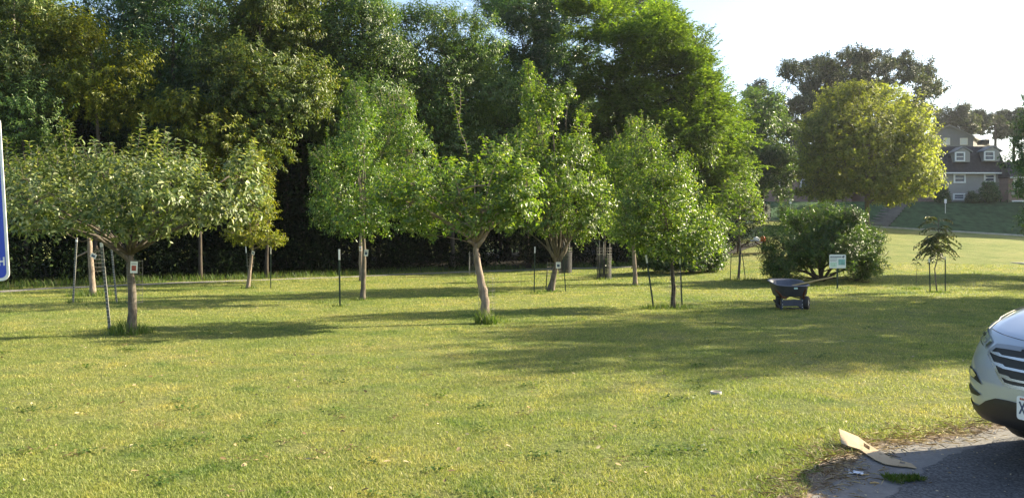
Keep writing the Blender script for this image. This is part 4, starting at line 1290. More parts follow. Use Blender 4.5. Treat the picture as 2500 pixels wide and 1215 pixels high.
wire_cage('wire cage on the leaning forked pear trunk', 1353, (1345, 711), .45, 1.0, .24)
wire_cage('low wire cage round the bushy plum trunk by the wheelbarrow', 1648, (1643, 752), .05, .95, .13, wire=.0022)
wire_cage('wire cylinder between two pale stakes near the path, left of the stout twisted trunk', 1154, (1152, 670), .05, 1.05, .20, step=.1)
for px, lab in ((1146, 'left pale stake of the wire cylinder by the path'), (1161, 'right pale stake of the wire cylinder by the path')):
    g = ground_at(px, 671)
    mb = MB(); mb.tube([(0, 0, -.1), (.0, 0, .6), (.01, 0, 1.15)], .018, 6)
    o = mb.build('stake', M['postgrey']); o.location = tuple(g)
    tag(o, lab, 'stake', 'stakes round young trees')

def guard(label, base_px, h, r, wire_top, stake_px, tree_label):
    g = ground_at(*base_px)
    s = g[1] / FPX
    root = thing('tree_guard', tuple(g), label, 'tree guard', 'mesh tree guards')
    mb = MB()
    n = 28
    for i in range(n):       # a fine black net: thin bars with see-through gaps, doubled with rings
        a = 2 * math.pi * i / n
        mb.bar((math.cos(a) * r, math.sin(a) * r, 0), (math.cos(a) * r, math.sin(a) * r, h), .032, .002, up=(math.cos(a), math.sin(a), 0))
    for z in np.arange(.01, h, .055):
        mb.tube([(math.cos(a) * r, math.sin(a) * r, z) for a in np.linspace(0, 6.283, 25)], .010, 4, cap=False)
    mb.build('net', M['guardmesh'], root)
    wb = MB()
    for i in range(10):
        a = 2 * math.pi * i / 10
        wb.tube([(math.cos(a) * (r + .01), math.sin(a) * (r + .01), h * .8), (math.cos(a) * (r + .01), math.sin(a) * (r + .01), wire_top)], .005, 4)
    for z in np.arange(h + .05, wire_top + .01, .12):
        wb.tube([(math.cos(a) * (r + .01), math.sin(a) * (r + .01), z) for a in np.linspace(0, 6.283, 17)], .005, 4, cap=False)
    wb.build('wire_top', M['wire'], root)
    for px0, top in stake_px:
        x = (px0 - base_px[0]) * s
        sb = MB(); sb.tube([(x, -.1, -.1), (x, -.1, (base_px[1] - top) * s)], .016, 6)
        sb.build('stake', M['postgrey'], root)
    tree('young_tree', tree_label, 'tree', base_px, [base_px, (base_px[0] + 1, base_px[1] - 50), (base_px[0] + 2, base_px[1] - 110), (base_px[0] - 1, base_px[1] - 150)], .035,
         [(base_px[0] - 8, base_px[1] - 150, 26, 24), (base_px[0] + 12, base_px[1] - 125, 18, 18), (base_px[0] + 4, base_px[1] - 190, 20, 26), (base_px[0], base_px[1] - 45, 9, 16)], M['mid'], M['bark'], ST_SMALL, None, dens=.7, leaf=(.14, .06))
guard('black mesh tree guard with pale stakes in the open, left of the bare plum trunk', (1475, 681), 1.02, .31, 1.38, [(1463, 585), (1473, 590), (1488, 585)], 'young tree growing out of the black mesh guard in the open')
guard('black mesh tree guard beside the path behind the leaning forked pear trunk', (1380, 666), 1.05, .33, 1.32, [(1377, 590), (1390, 588)], 'young tree growing out of the mesh guard by the path')

def tree_tag(label, px, py, d, w, h, tilt, pic):
    c = W(px, py, d)
    root = thing('name_tag', tuple(c), label, 'tag', 'name cards on the fruit trees')
    root.rotation_euler = (R(tilt[0]), R(tilt[1]), R(tilt[2]))
    MB().box((0, 0, 0), (w, .004, h)).build('card', M['white'], root)
    MB().box((.0, -.004, -h * .08), (w * .62, .003, h * .45)).build('picture', pic, root)
    MB().box((0, -.004, h * .30), (w * .7, .003, h * .05)).build('caption', M['signink'], root)
    MB().tube([(0, 0, h * .5), (.0, .05, h * .62), (0, .11, h * .62)], .003, 4).build('wire', M['wire'], root)
d0 = ground_at(322, 815)[1]
tree_tag('white card with a red fruit photo on the trunk of the wide apple tree', 327, 652, d0 - .16, .12, .20, (0, 2, 4), M['red'])
tree_tag('grey tilted card on the pale trunk behind the wide apple tree', 228, 624, ground_at(228, 722)[1] - .22, .16, .13, (10, 28, 15), M['signink'])
tree_tag('small tilted card on the slender yellow-green pear trunk', 618, 617, ground_at(606, 704)[1] - .15, .12, .13, (10, 20, -20), M['signink'])
tree_tag('white card hanging right of the tall pear trunk', 894, 617, ground_at(885, 732)[1] - .12, .11, .18, (0, 6, 15), M['signink'])
tree_tag('small yellowish card on the thin pinkish trunk', 880, 607, ground_at(883, 686)[1] - .16, .10, .18, (0, 0, 0), M['handlewood'])
tree_tag('white card with a grey picture on the leaning forked pear trunk', 1363, 647, ground_at(1345, 711)[1] - .28, .15, .2, (0, 0, 0), M['signink'])

# ------------------------------------------------------------------ blue sign cut by the left edge
def blue_sign():
    d = 4.6
    s = d / FPX
    c = W(24, 684, d)                  # lower right corner
    root = thing('blue_sign', (c[0] - .30, d, 0), 'blue sign with white border and lettering cut by the left edge of the photo', 'sign')
    w, h, r = .62, .96, .045
    tilt = Matrix.Rotation(R(-3.4), 3, 'Y')
    o0 = Vector((c[0], 0, c[2])) - Vector((c[0] - .30, 0, 0))
    def rr(x0, z0, x1, z1, rad, y):
        pts = []
        for cx, cz, a0 in ((x1 - rad, z0 + rad, -90), (x1 - rad, z1 - rad, 0), (x0 + rad, z1 - rad, 90), (x0 + rad, z0 + rad, 180)):
            for k in range(7):
                a = R(a0 + 15 * k)
                pts.append(tilt @ Vector((cx + rad * math.cos(a), y, cz + rad * math.sin(a))) + o0)
        return pts
    MB().prism(rr(-w, 0, 0, h, r, 0), (0, .004, 0)).build('plate', M['white'], root)
    MB().prism(rr(-w + .017, .017, -.017, h - .017, r - .012, -.0022), (0, .002, 0)).build('blue_field', M['blue'], root)
    lb = MB()                           # the last letter of the lettering, an H
    x1, z0, lh, lw = -.0215, .088, .050, .036
    for bx in (x1 - lw + .0045, x1 - .0045):
        lb.prism([tilt @ Vector((bx + i * .0045, -.0036, z0 + j)) + o0 for i, j in ((-1, 0), (1, 0), (1, lh), (-1, lh))], (0, .0012, 0))
    lb.prism([tilt @ Vector((i, -.0036, z0 + j)) + o0 for i, j in ((x1 - lw + .0092, .0205), (x1 - .0092, .0205), (x1 - .0092, .0295), (x1 - lw + .0092, .0295))], (0, .0012, 0))
    lb.build('lettering', M['white'], root)
    MB().bar(Vector((-w / 2 + .30, .03, -.1)), Vector((-w / 2 + .36, .03, c[2] + h)), .045, .02, up=(0, 1, 0)).build('post', M['galv'], root)
blue_sign()

# ------------------------------------------------------------------ info sign
def info_sign():
    g = ground_at(2044, 704)
    s = g[1] / FPX
    root = thing('info_sign', tuple(g), 'white information board with text and pictures on a green steel post before the round shrub', 'sign')
    X = lambda px: (px - 2044) * s
    Z = lambda py: (701 - py) * s
    def rr(x0, z0, x1, z1, rad, y, t):
        pts = []
        for cx, cz, a0 in ((x1 - rad, z0 + rad, -90), (x1 - rad, z1 - rad, 0), (x0 + rad, z1 - rad, 90), (x0 + rad, z0 + rad, 180)):
            for k in range(5):
                a = R(a0 + 22.5 * k)
                pts.append(Vector((cx + rad * math.cos(a), y, cz + rad * math.sin(a))))
        return MB().prism(pts, (0, t, 0))
    rr(X(2024), Z(651.5), X(2064.3), Z(618), .04, -.03, .006).build('board', M['signwhite'], root)
    def rect(x0, y0, x1, y1, y=-.033):
        return MB().box(((X(x0) + X(x1)) / 2, y, (Z(y0) + Z(y1)) / 2), (abs(X(x1) - X(x0)), .003, abs(Z(y1) - Z(y0))))
    ink = MB()
    x = 2026.0
    while x < 2053:                    # the title, too far away to read: short word strokes
        L = random.uniform(1.2, 3.2)
        ink.box(((X(x) + X(min(x + L, 2054))) / 2, -.0345, Z(623.6)), (X(min(x + L, 2054)) - X(x), .003, .030))
        x += L + .45
    for row in (627.2, 630.6, 633.6):
        x = 2026.0
        if row > 628: ink.build('text_line', M['signink'], root)
        else: ink.build('title', M['signink'], root)
        ink = MB()
        while x < 2041:
            L = random.uniform(1, 2.4)
            ink.box(((X(x) + X(x + L)) / 2, -.0345, Z(row)), (X(x + L) - X(x), .003, .012))
            x += L + .5
    ink.build('text_line', M['signink'], root)
    rect(2046, 629.8, 2062, 643.5).build('picture', M['signpic'], root)
    rect(2026, 637, 2042, 648.5).build('picture', M['signpale'], root)
    lg = MB()
    for cx, cy, rr_ in ((2057.5, 623.5, 1.7), (2059.3, 622.6, 1.8), (2055.9, 624.2, 1.2)):
        lg.prism([Vector((X(cx) + rr_ * s * math.cos(a), -.0345, Z(cy) + rr_ * s * math.sin(a))) for a in np.linspace(0, 6.28, 13)[:-1]], (0, .002, 0))
    lg.prism([Vector((X(a), -.0352, Z(b))) for a, b in ((2057.4, 628.2), (2058.2, 628.2), (2058.5, 624), (2057.2, 624))], (0, .002, 0))
    lg.build('emblem', M['signink'], root)
    pb = MB()
    pb.bar((0, -.012, -.15), (0, -.012, Z(619)), .055, .03, up=(0, 1, 0))
    pb.build('post', M['postgreen'], root)
info_sign()

# ------------------------------------------------------------------ wheelbarrow with a long-handled tool
def wheelbarrow():
    g = ground_at(1940, 756)
    s = g[1] / FPX
    root = thing('wheelbarrow', tuple(g), 'big grey two-wheeled wheelbarrow with dark blue legs parked on the shaded lawn', 'wheelbarrow')
    P = lambda px, py, y: Vector(((px - 1940) * s, y, (756 - py) * s))
    # tray: rounded-rectangle rings, flared, hollow
    def ring(cx, w, cy, dp, z, zt=0.0, rad=.10, n=6):
        pts = []
        for sx, sy, a0 in ((1, -1, -90), (1, 1, 0), (-1, 1, 90), (-1, -1, 180)):
            for k in range(n + 1):
                a = R(a0 + 90 * k / n)
                x = cx + sx * (w / 2 - rad) + rad * math.cos(a)
                y = cy + sy * (dp / 2 - rad) + rad * math.sin(a)
                pts.append(Vector((x, y, z + zt * (y - cy))))
        return pts
    rim_z, bot_z = .635, .305
    cx = 0.0
    T_ = .13
    rings = [ring(.02, .62, .42, .62, bot_z, 0, .16), ring(.02, .68, .42, .74, bot_z + .05, .02, .18), ring(-.01, .78, .40, .90, rim_z - .03, T_, .24), ring(-.015, .84, .40, 1.00, rim_z, T_, .28),
             ring(-.015, .855, .40, 1.015, rim_z - .012, T_, .28), ring(-.015, .80, .40, .96, rim_z + .010, T_, .27), ring(-.01, .74, .40, .86, rim_z - .03, T_, .23), ring(.02, .64, .42, .70, bot_z + .06, .02, .17), ring(.02, .56, .42, .56, bot_z + .02, 0, .14)]
    order = [0, 1, 2, 4, 3, 5, 6, 7, 8]
    mb = MB()
    n = len(rings[0])
    for k in order:
        mb.v += [tuple(p) for p in rings[k]]
    for r_ in range(len(order) - 1):
        for j in range(n):
            a, b = r_ * n + j, r_ * n + (j + 1) % n
            mb.f.append((a, b, b + n, a + n))
    mb.f.append(tuple(range(n))[::-1]); mb.f.append(tuple((len(order) - 1) * n + j for j in range(n)))
    tray = mb.build('tray', M['traypoly'], root, smooth=True)
    MB().box((-.03, -.165, rim_z - .115), (.085, .006, .04)).build('badge', M['signpale'], tray)
    # rear legs with the cross plate
    zb = (756 - 729) * s
    for x0 in (-.315, .172):
        lb = MB()
        lb.bar((x0, -.02, 0), (x0, -.02, zb + .02), .042, .03, up=(0, 1, 0))
        lb.bar((x0, -.02, .02), (x0 + .0, .55, .20), .04, .03)
        lb.build('leg', M['barrowsteel'], root)
    pm = MB().box((-.07, -.042, (756 - 738.5) * s), (.50, .012, .150))
    nk = len(pm.f)
    bo = pm
    for x0 in (-.305, .165):
        for z in (.07, .13, .225):
            bo.box((x0, -.051, z), (.018, .012, .018))
    pl = pm.build('cross_plate', M['barrowsteel'], root)
    pl.data.materials.append(M['galv'])
    pl.data.polygons.foreach_set('material_index', [0] * nk + [1] * (len(pl.data.polygons) - nk))
    MB().tube([(-.2, -.01, .05), (0, -.01, .035), (.2, -.01, .05)], .012, 6).build('brace', M['barrowsteel'], root)
    # wheels
    for x0, y0 in ((.305, .06), (-.22, .46)):
        w = MB()
        Rr = .165
        prof = [(.42, -.04), (.55, -.055), (.85, -.058), (.97, -.04), (1, 0), (.97, .04), (.85, .058), (.55, .055), (.42, .04)]
        nn_ = 26
        for k in range(nn_):
            a = 2 * math.pi * k / nn_
            for q, xx in prof:
                w.v.append((xx, math.cos(a) * Rr * q, math.sin(a) * Rr * q))
        m = len(prof)
        for k in range(nn_):
            for j in range(m - 1):
                a, b = k * m + j, ((k + 1) % nn_) * m + j
                w.f.append((a, a + 1, b + 1, b))
        wo = w.build('wheel', M['rubber'], root, smooth=True)
        wo.location = (x0, y0, Rr)
        wo.rotation_euler = (0, 0, R(-30))
        hb = MB()
        hb.tube([(-.045, 0, 0), (.045, 0, 0)], Rr * .44, 16)
        hb.tube([(-.062, 0, 0), (.062, 0, 0)], Rr * .12, 10)
        hb.build('rim', M['galv'], wo, smooth=False)
    MB().tube([(-.22, .46, .165), (.305, .06, .165)], .014, 7).build('axle', M['barrowsteel'], root)
    # wooden handles run under the tray and out towards the left and the viewer
    for pts in (((.20, .85, bot_z - .01), (-.20, .06, bot_z - .025), (-.32, -.06, bot_z), (-.43, -.16, bot_z + .10), (-.545, -.26, bot_z + .185)), ((.38, .85, bot_z - .01), (.20, -.05, bot_z - .03), (.165, -.13, bot_z + .06), (.158, -.22, bot_z + .14), (.155, -.30, bot_z + .20))):
        MB().tube(pts, [.022, .024, .027, .024, .016], 8).build('handle', M['redwood'], root)
    # frame rails and tray struts
    fb = MB()
    fb.bar((-.20, .0, zb), (-.20, .75, bot_z - .02), .03, .03); fb.bar((.17, .0, zb), (.17, .75, bot_z - .02), .03, .03)
    fb.bar((-.19, .55, .17), (-.19, .55, bot_z), .04, .02); fb.bar((-.11, .60, .15), (-.11, .60, bot_z), .03, .02)
    fb.build('frame', M['barrowsteel'], root)
    # tool lying in the tray
    t0, t1 = P(1955, 697, .30), P(2037, 676.5, .10)
    tool = thing('shovel', tuple(Vector(g) + t0), 'shovel with a long yellowish wooden handle sticking out of the wheelbarrow', 'shovel')
    v = t1 - t0
    MB().tube([Vector((0, 0, 0)) - v * .12, v * .5, v], [.020, .021, .018], 8).build('handle', M['handlewood'], tool)
    dn = v.normalized()
    q = -v * .12
    sd = Vector((0, 1, 0))
    MB().add([q + sd * .025, q - sd * .025, q - dn * .06 - sd * .09, q - dn * .24 - sd * .085, q - dn * .30 + Vector((0, 0, .02)), q - dn * .24 + sd * .085, q - dn * .06 + sd * .09,
              q + sd * .025 + Vector((0, 0, .006)), q - sd * .025 + Vector((0, 0, .006)), q - dn * .06 - sd * .09 + Vector((0, 0, .006)), q - dn * .24 - sd * .085 + Vector((0, 0, .006)), q - dn * .30 + Vector((0, 0, .026)), q - dn * .24 + sd * .085 + Vector((0, 0, .006)), q - dn * .06 + sd * .09 + Vector((0, 0, .006))],
             [(0, 1, 2, 3, 4, 5, 6), (13, 12, 11, 10, 9, 8, 7)] + [(i, i + 7, (i + 1) % 7 + 7, (i + 1) % 7) for i in range(7)]).build('blade', M['galv'], tool)
wheelbarrow()

# ------------------------------------------------------------------ picnic table with things on it
def picnic():
    g = ground_at(1835, 620)
    s = g[1] / FPX
    root = thing('picnic_table', tuple(g), 'dark brown wooden picnic table half hidden by the round shrub', 'picnic table', rz=R(-8))
    Lh = 1.05
    tb = MB()
    for k in range(5):
        tb.box((0, (k - 2) * .15, .74), (2 * Lh, .14, .045))
    tb.build('tabletop', M['tablewood'], root)
    for sy in (-1, 1):
        b = MB()
        for k in range(2):
            b.box((0, sy * (.66 + k * .14), .44), (2 * Lh, .13, .045))
        b.build('bench', M['tablewood'], root)
    for sx in (-.72, .72):
        for sy in (-1, 1):
            MB().bar((sx, sy * .28, .715), (sx, sy * .66, 0), .05, .10, up=(1, 0, 0)).build('leg', M['tablewood'], root)
        MB().box((sx + .05, 0, .39), (.05, 1.5, .10)).build('cross_beam', M['tablewood'], root)
        MB().bar((sx, 0, .40), (sx * .25, 0, .70), .04, .08).build('brace', M['tablewood'], root)
    ct = root.matrix_basis
    rot = Matrix.Rotation(R(-8), 3, 'Z')
    def on_top(x, y):
        return tuple(Vector(g) + rot @ Vector((x, y, .7635)))
    # crumpled white bag
    bm = bmesh.new()
    bmesh.ops.create_icosphere(bm, subdivisions=3, radius=.16)
    for v in bm.verts:
        n = 1 + .35 * (random.random() - .5)
        v.co = Vector((v.co.x * 1.25 * n, v.co.y * n, max(-.10, v.co.z * .95 * n)))
    for v in bm.verts:
        v.co.z += .10
    me = bpy.data.meshes.new('bag'); bm.to_mesh(me); bm.free()
    o = link('bag', me, M['bagwhite']); o.location = on_top(.27, -.05)
    tag(o, 'crumpled white bag on the picnic table', 'bag')
    jug = thing('orange_jug', on_top(.66, .1), 'orange jug on the picnic table at the shrub edge', 'jug')
    b = MB(); b.tube([(0, 0, 0), (0, 0, .02), (0, 0, .22), (0, 0, .28), (0, 0, .30)], [.12, .13, .13, .09, .06], 14); b.build('body', M['orange'], jug, smooth=True)
    MB().tube([(0, 0, .3005), (0, 0, .34)], .045, 12).build('cap', M['white'], jug)
    MB().tube([(.10, 0, .26), (.19, 0, .22), (.19, 0, .12), (.13, 0, .08)], .015, 6).build('handle', M['orange'], jug)
    cup = MB(); cup.tube([(0, 0, 0), (0, 0, .09)], [.035, .045], 10)
    o = cup.build('cup', M['bagwhite']); o.location = on_top(-.05, -.1); tag(o, 'small pale cup on the left of the white bag', 'cup')
    bx = MB(); bx.box((0, 0, .03), (.22, .14, .06)); bx.box((0, 0, .0685), (.23, .15, .015))
    o = bx.build('lunch_box', M['paper']); o.location = on_top(.10, .12); tag(o, 'low pale box between the cup and the white bag', 'box')
    # timber edging on the lawn before the table
    p0, p1 = ground_at(1790, 621.5), ground_at(1872, 619.5)
    e = MB(); e.bar(p0 + np.array((0, 0, .04)), p1 + np.array((0, 0, .04)), .09, .09)
    tag(e.build('timber_edging', M['handlewood']), 'pale timber lying along the ground before the picnic table', 'timber')
picnic()

# ------------------------------------------------------------------ the parked car, front corner in view
def car():
    ALPHA = R(15)
    f = Vector((-math.cos(ALPHA), -math.sin(ALPHA), 0)); lf = Vector((math.sin(ALPHA), -math.cos(ALPHA), 0))   # forward, and the car's left
    org = Vector((3.42, 5.10, 0.03))
    root = thing('parked_car', tuple(org), 'silver-white car with a dark slatted grille nosed into the frame at the right', 'car')
    root.matrix_basis = Matrix(((f.x, lf.x, 0, org.x), (f.y, lf.y, 0, org.y), (0, 0, 1, org.z), (0, 0, 0, 1)))
    HW = .93
    pz = [.16, .24, .32, .42, .55, .66, .78, .88, .98]
    px_ = [-.20, -.10, -.03, .0, .0, -.02, -.06, -.115, -.19]
    def sq(z):
        return 1 - .045 * ((np.asarray(z) - .60) / .4) ** 2
    def F(y, z):
        u = np.minimum(np.abs(y) / HW / sq(z), 1.0)
        return np.interp(z, pz, px_) - .10 * u ** 2 - .40 * u ** 5.5 - .05 * np.clip((z - .7) / .25, 0, 1) * u ** 3
    zedge = lambda y: .858 + .105 * (np.abs(y) / HW) ** 1.7
    def world_to_local(p):
        q = Vector(p) - org
        return Vector((q.dot(f), q.dot(lf), q.z))
    cl = world_to_local((0, 0, CH))
    def px2car(px, py):
        """photo pixel -> (y, z) on the front surface, found by marching along the ray"""
        p = world_to_local(W(px, py, 1.0))
        dr = np.array(p - cl)
        o = np.array(cl)
        ts = np.arange(4.2, 7.6, .002)
        pts = o + dr * ts[:, None]
        y, z = pts[:, 1], pts[:, 2]
        ins = (pts[:, 0] < F(y, z)) & (np.abs(y) <= HW * sq(z))
        k = int(np.argmax(ins)) if ins.any() else int(np.argmin(np.abs(pts[:, 0] - F(y, z)) + 3 * np.clip(np.abs(y) - HW * sq(z), 0, None)))
        return float(np.clip(y[k], -HW * sq(z[k]) * .998, HW * sq(z[k]) * .998)), float(z[k])
    C = lambda cx, cy: px2car(2340 + cx / 3.575, 730 + cy / 3.575)
    def patch(name, poly, mat, off, parent=root, res=.025, smooth=True, depth=.0):
        """polygon in (y, z) laid on the front surface, off metres proud"""
        bm = bmesh.new()
        vs = [bm.verts.new((0, y, z)) for y, z in poly]
        bm.faces.new(vs)
        ys = [p[0] for p in poly]; zs = [p[1] for p in poly]
        for a, b, ax in ((min(ys), max(ys), Vector((0, 1, 0))), (min(zs), max(zs), Vector((0, 0, 1)))):
            for c in np.arange(a + res, b, res):
                bmesh.ops.bisect_plane(bm, geom=bm.verts[:] + bm.edges[:] + bm.faces[:], plane_co=ax * float(c), plane_no=ax)
        for v in bm.verts:
            y, z = v.co.y, v.co.z
            e = .004
            nx = 1.0
            ny = -(float(F(y + e, z)) - float(F(y - e, z))) / (2 * e)
            nz = -(float(F(y, z + e)) - float(F(y, z - e))) / (2 * e)
            nv = Vector((nx, max(-2.5, min(2.5, ny)), max(-1.5, min(1.5, nz)))).normalized()
            v.co = Vector((float(F(y, z)), y, z)) + nv * off
        bmesh.ops.recalc_face_normals(bm, faces=bm.faces[:])
        if depth:
            r = bmesh.ops.extrude_face_region(bm, geom=bm.faces[:])
            for v in [g_ for g_ in r['geom'] if isinstance(g_, bmesh.types.BMVert)]:
                v.co.x += depth
            bmesh.ops.recalc_face_normals(bm, faces=bm.faces[:])
        me = bpy.data.meshes.new(name)
        bm.to_mesh(me); bm.free()
        return link(name, me, mat, parent, smooth)
    mir = lambda poly: [(-y, z) for y, z in poly][::-1]
    # --- painted shell: fascia + hood + sides + roof in one mesh
    mb = MB()
    ny, nz = 56, 26
    ys = HW * np.sin(np.linspace(-math.pi / 2, math.pi / 2, ny))
    grid = {}
    for j in range(nz):
        for i in range(ny):
            v = j / (nz - 1)
            z0 = .26
            z = z0 + (float(zedge(ys[i])) - z0) * v
            y = ys[i] * float(sq(z))
            grid[i, j] = len(mb.v)
            mb.v.append((float(F(y, z)), y, z))
    for j in range(nz - 1):
        for i in range(ny - 1):
            mb.f.append((grid[i, j], grid[i + 1, j], grid[i + 1, j + 1], grid[i, j + 1]))
    nh = 22
    XB = -1.22
    hood = {(i, 0): grid[i, nz - 1] for i in range(ny)}
    for j in range(1, nh):
        u = j / (nh - 1)
        for i in range(ny):
            e = mb.v[grid[i, nz - 1]]
            q = ys[i] / HW
            x = e[0] + (XB - e[0]) * u
            zt = 1.165 - .075 * q ** 2 - .05 * abs(q) ** 8
            z = e[2] + (zt - e[2]) * (1 - (1 - u) ** 2.2) + .012 * math.exp(-((abs(q) - .62) / .09) ** 2) * min(1, u * 5)
            hood[i, j] = len(mb.v)
            mb.v.append((x, e[1], z))
    for j in range(nh - 1):
        for i in range(ny - 1):
            mb.f.append((hood[i, j], hood[i + 1, j], hood[i + 1, j + 1], hood[i, j + 1]))
    # sides
    wheels = ((-.92, .355), (-3.58, .355))
    xs = np.linspace(0, 1, 90)
    for sgn in (-1, 1):
        g2 = {}
        for j in range(nz):
            for i, u in enumerate(xs):
                v = j / (nz - 1)
                zf = .26 + (float(zedge(HW)) - .26) * v
                xf = float(F(HW * float(sq(zf)), zf))
                ztop = np.interp(u, [0, .18, .25, 1], [float(zedge(HW)), 1.0, 1.02, 1.08])
                z = .26 + (ztop - .26) * v
                x = xf + (-4.42 - xf) * u
                rr = .10 * max(0, (u - .93) / .07) ** 2
                g2[i, j] = len(mb.v)
                mb.v.append((x, sgn * (HW * float(sq(min(z, 1.0))) - rr), z))
        for j in range(nz - 1):
            for i in range(len(xs) - 1):
                c = np.mean([mb.v[g2[a]] for a in ((i, j), (i + 1, j), (i + 1, j + 1), (i, j + 1))], axis=0)
                if any(math.hypot(c[0] - wx, c[2] - wz) < .40 for wx, wz in wheels):
                    continue
                mb.f.append((g2[i, j], g2[i + 1, j], g2[i + 1, j + 1], g2[i, j + 1]))
    # tail and roof
    mb.add([(-4.42, -.80, .3), (-4.42, .80, .3), (-4.42, .80, 1.06), (-4.42, -.80, 1.06)], [(0, 1, 2, 3)])
    roof = []
    for x, z, hw in ((-1.95, 1.56, .60), (-2.3, 1.625, .62), (-3.0, 1.64, .62), (-3.7, 1.60, .60), (-4.1, 1.54, .57)):
        for q in (-1, -.5, 0, .5, 1):
            roof.append((x, q * hw, z + .02 * (1 - q * q)))
    mb.add(roof, [(i * 5 + j, i * 5 + j + 1, i * 5 + j + 6, i * 5 + j + 5) for i in range(4) for j in range(4)])
    for sgn in (-1, 1):
        for a, b in (((-1.15, .80, 1.06), (-1.95, .60, 1.56)), ((-2.75, .86, 1.04), (-2.8, .62, 1.63)), ((-4.35, .84, 1.07), (-4.08, .57, 1.545)), ((-3.55, .86, 1.05), (-3.6, .61, 1.60))):
            mb.bar((a[0], sgn * a[1], a[2]), (b[0], sgn * b[1], b[2]), .07, .05)
    body = mb.build('body', M['carpaint'], root, smooth=True)
    # glass
    gb = MB()
    w0 = [(-1.20, -.80, 1.07), (-1.20, .80, 1.07), (-1.95, .60, 1.555), (-1.95, -.60, 1.555)]
    gb.add(w0, [(0, 1, 2, 3)])
    gb.build('windscreen', M['glassdark'], root)
    for sgn in (-1, 1):
        MB().add([(-1.30, sgn * .855, 1.02), (-4.3, sgn * .845, 1.06), (-4.05, sgn * .575, 1.53), (-2.0, sgn * .60, 1.55)], [(0, 1, 2, 3)]).build('side_window', M['glassdark'], root)
    MB().add([(-4.40, -.78, 1.07), (-4.40, .78, 1.07), (-4.1, .56, 1.53), (-4.1, -.56, 1.53)], [(0, 1, 2, 3)]).build('rear_window', M['glassdark'], root)
    # underside, wheels, arch trim
    MB().box((-2.3, 0, .27), (3.9, 1.5, .12)).build('underbody', M['carblack'], root)
    for wx, wz in wheels:
        for sgn in (-1, 1):
            w = MB()
            prof = [(.60, -.10), (.66, -.115), (.93, -.115), (1, -.085), (1, .085), (.93, .115), (.66, .115), (.60, .10)]
            nn_ = 32
            for k in range(nn_):
                a = 2 * math.pi * k / nn_
                for q, yy in prof:
                    w.v.append((math.cos(a) * .35 * q, yy, math.sin(a) * .35 * q))
            m = len(prof)
            for k in range(nn_):
                for j in range(m - 1):
                    a, b = k * m + j, ((k + 1) % nn_) * m + j
                    w.f.append((a, a + 1, b + 1, b))
            wo = w.build('wheel', M['rubber'], root, smooth=True)
            wo.location = (wx, sgn * .80, .35)
            hb = MB()
            for k in range(5):
                a = 2 * math.pi * k / 5
                hb.bar((0, sgn * .085, 0), (math.cos(a) * .205, sgn * .085, math.sin(a) * .205), .06, .03, up=(0, 1, 0))
            hb.tube([(0, -.07, 0), (0, .0, 0)] if sgn > 0 else [(0, .0, 0), (0, .07, 0)], .21, 20)
            hb.tube([(0, sgn * .06, 0), (0, sgn * .11, 0)], .05, 10)
            hb.build('rim', M['chrome'], wo)
            tr = MB()
            for k in range(24):
                a, b = math.pi * k / 24 * 1.1 - .15, math.pi * (k + 1) / 24 * 1.1 - .15
                pts = [(wx + math.cos(t) * r_, sgn * (HW * float(sq(min(1, wz + math.sin(t) * r_))) + .008), wz + math.sin(t) * r_) for t, r_ in ((a, .38), (b, .38), (b, .455), (a, .455))]
                tr.prism(pts, (0, -sgn * .03, 0))
            tr.build('arch_trim', M['carblack'], root)
    # --- front details, traced on the surface
    zb = .26
    def half(pts):
        return pts
    # black lower bumper
    low = [C(70, 850), C(110, 890), C(185, 925), C(245, 885), C(330, 862), C(430, 880), C(510, 900)]
    s0 = 1 if low[0][0] > 0 else -1
    low = [(y * s0, z) for y, z in low]
    lowp = [(HW * .985, low[0][1] + .03)] + low[1:] + [(0.0, low[-1][1])]
    lowp = [(min(y, HW * float(sq(z)) * .995), z) for y, z in lowp]
    full = lowp + [(-y, z) for y, z in lowp[::-1][1:]]
    zl = .27
    full = full + [(-HW * .955, zl), (HW * .955, zl)]
    patch('lower_bumper', full, M['carblack'], .008)
    gp = [C(275, 472), C(282, 455), C(342, 408), C(440, 420), C(565, 441)]
    gb_ = [C(565, 778), C(480, 762), C(405, 738), C(365, 670), C(320, 570), C(285, 500)]
    top = [(y * s0, z) for y, z in gp]; bot = [(y * s0, z) for y, z in gb_]
    gtop = top + [(0.0, top[-1][1])]
    gbot = [(0.0, bot[0][1])] + bot
    hf = gtop + gbot                       # right half, outer -> centre -> outer
    grille = gtop + [(-y, z) for y, z in gtop[::-1][1:]] + [(-y, z) for y, z in gbot[::-1][:-1]] + gbot
    grille_o = patch('grille', grille, M['carblack'], .004)
    # surround: widened outline strip
    cy_, cz_ = 0.0, np.mean([z for _, z in hf])
    def strip_along(pts, w_, name, mat, off):
        L_ = []
        for i, p in enumerate(pts):
            a = np.array(pts[max(i - 1, 0)]); b = np.array(pts[min(i + 1, len(pts) - 1)])
            t = (b - a) / max(1e-6, np.linalg.norm(b - a))
            L_.append(np.array((-t[1], t[0])) * w_ / 2)
        poly = [tuple(np.array(p) + o) for p, o in zip(pts, L_)] + [tuple(np.array(p) - o) for p, o in zip(pts[::-1], L_[::-1])]
        return patch(name, poly, mat, off, grille_o)
    low_line = [(.0, bot[0][1])] + bot + [top[0]]
    for q in (1, -1):
        strip_along([(y * q, z) for y, z in low_line], .022, 'surround', M['chrome'], .010)
        strip_along([(y * q, z) for y, z in top], .030, 'surround', M['cargrey'], .010)
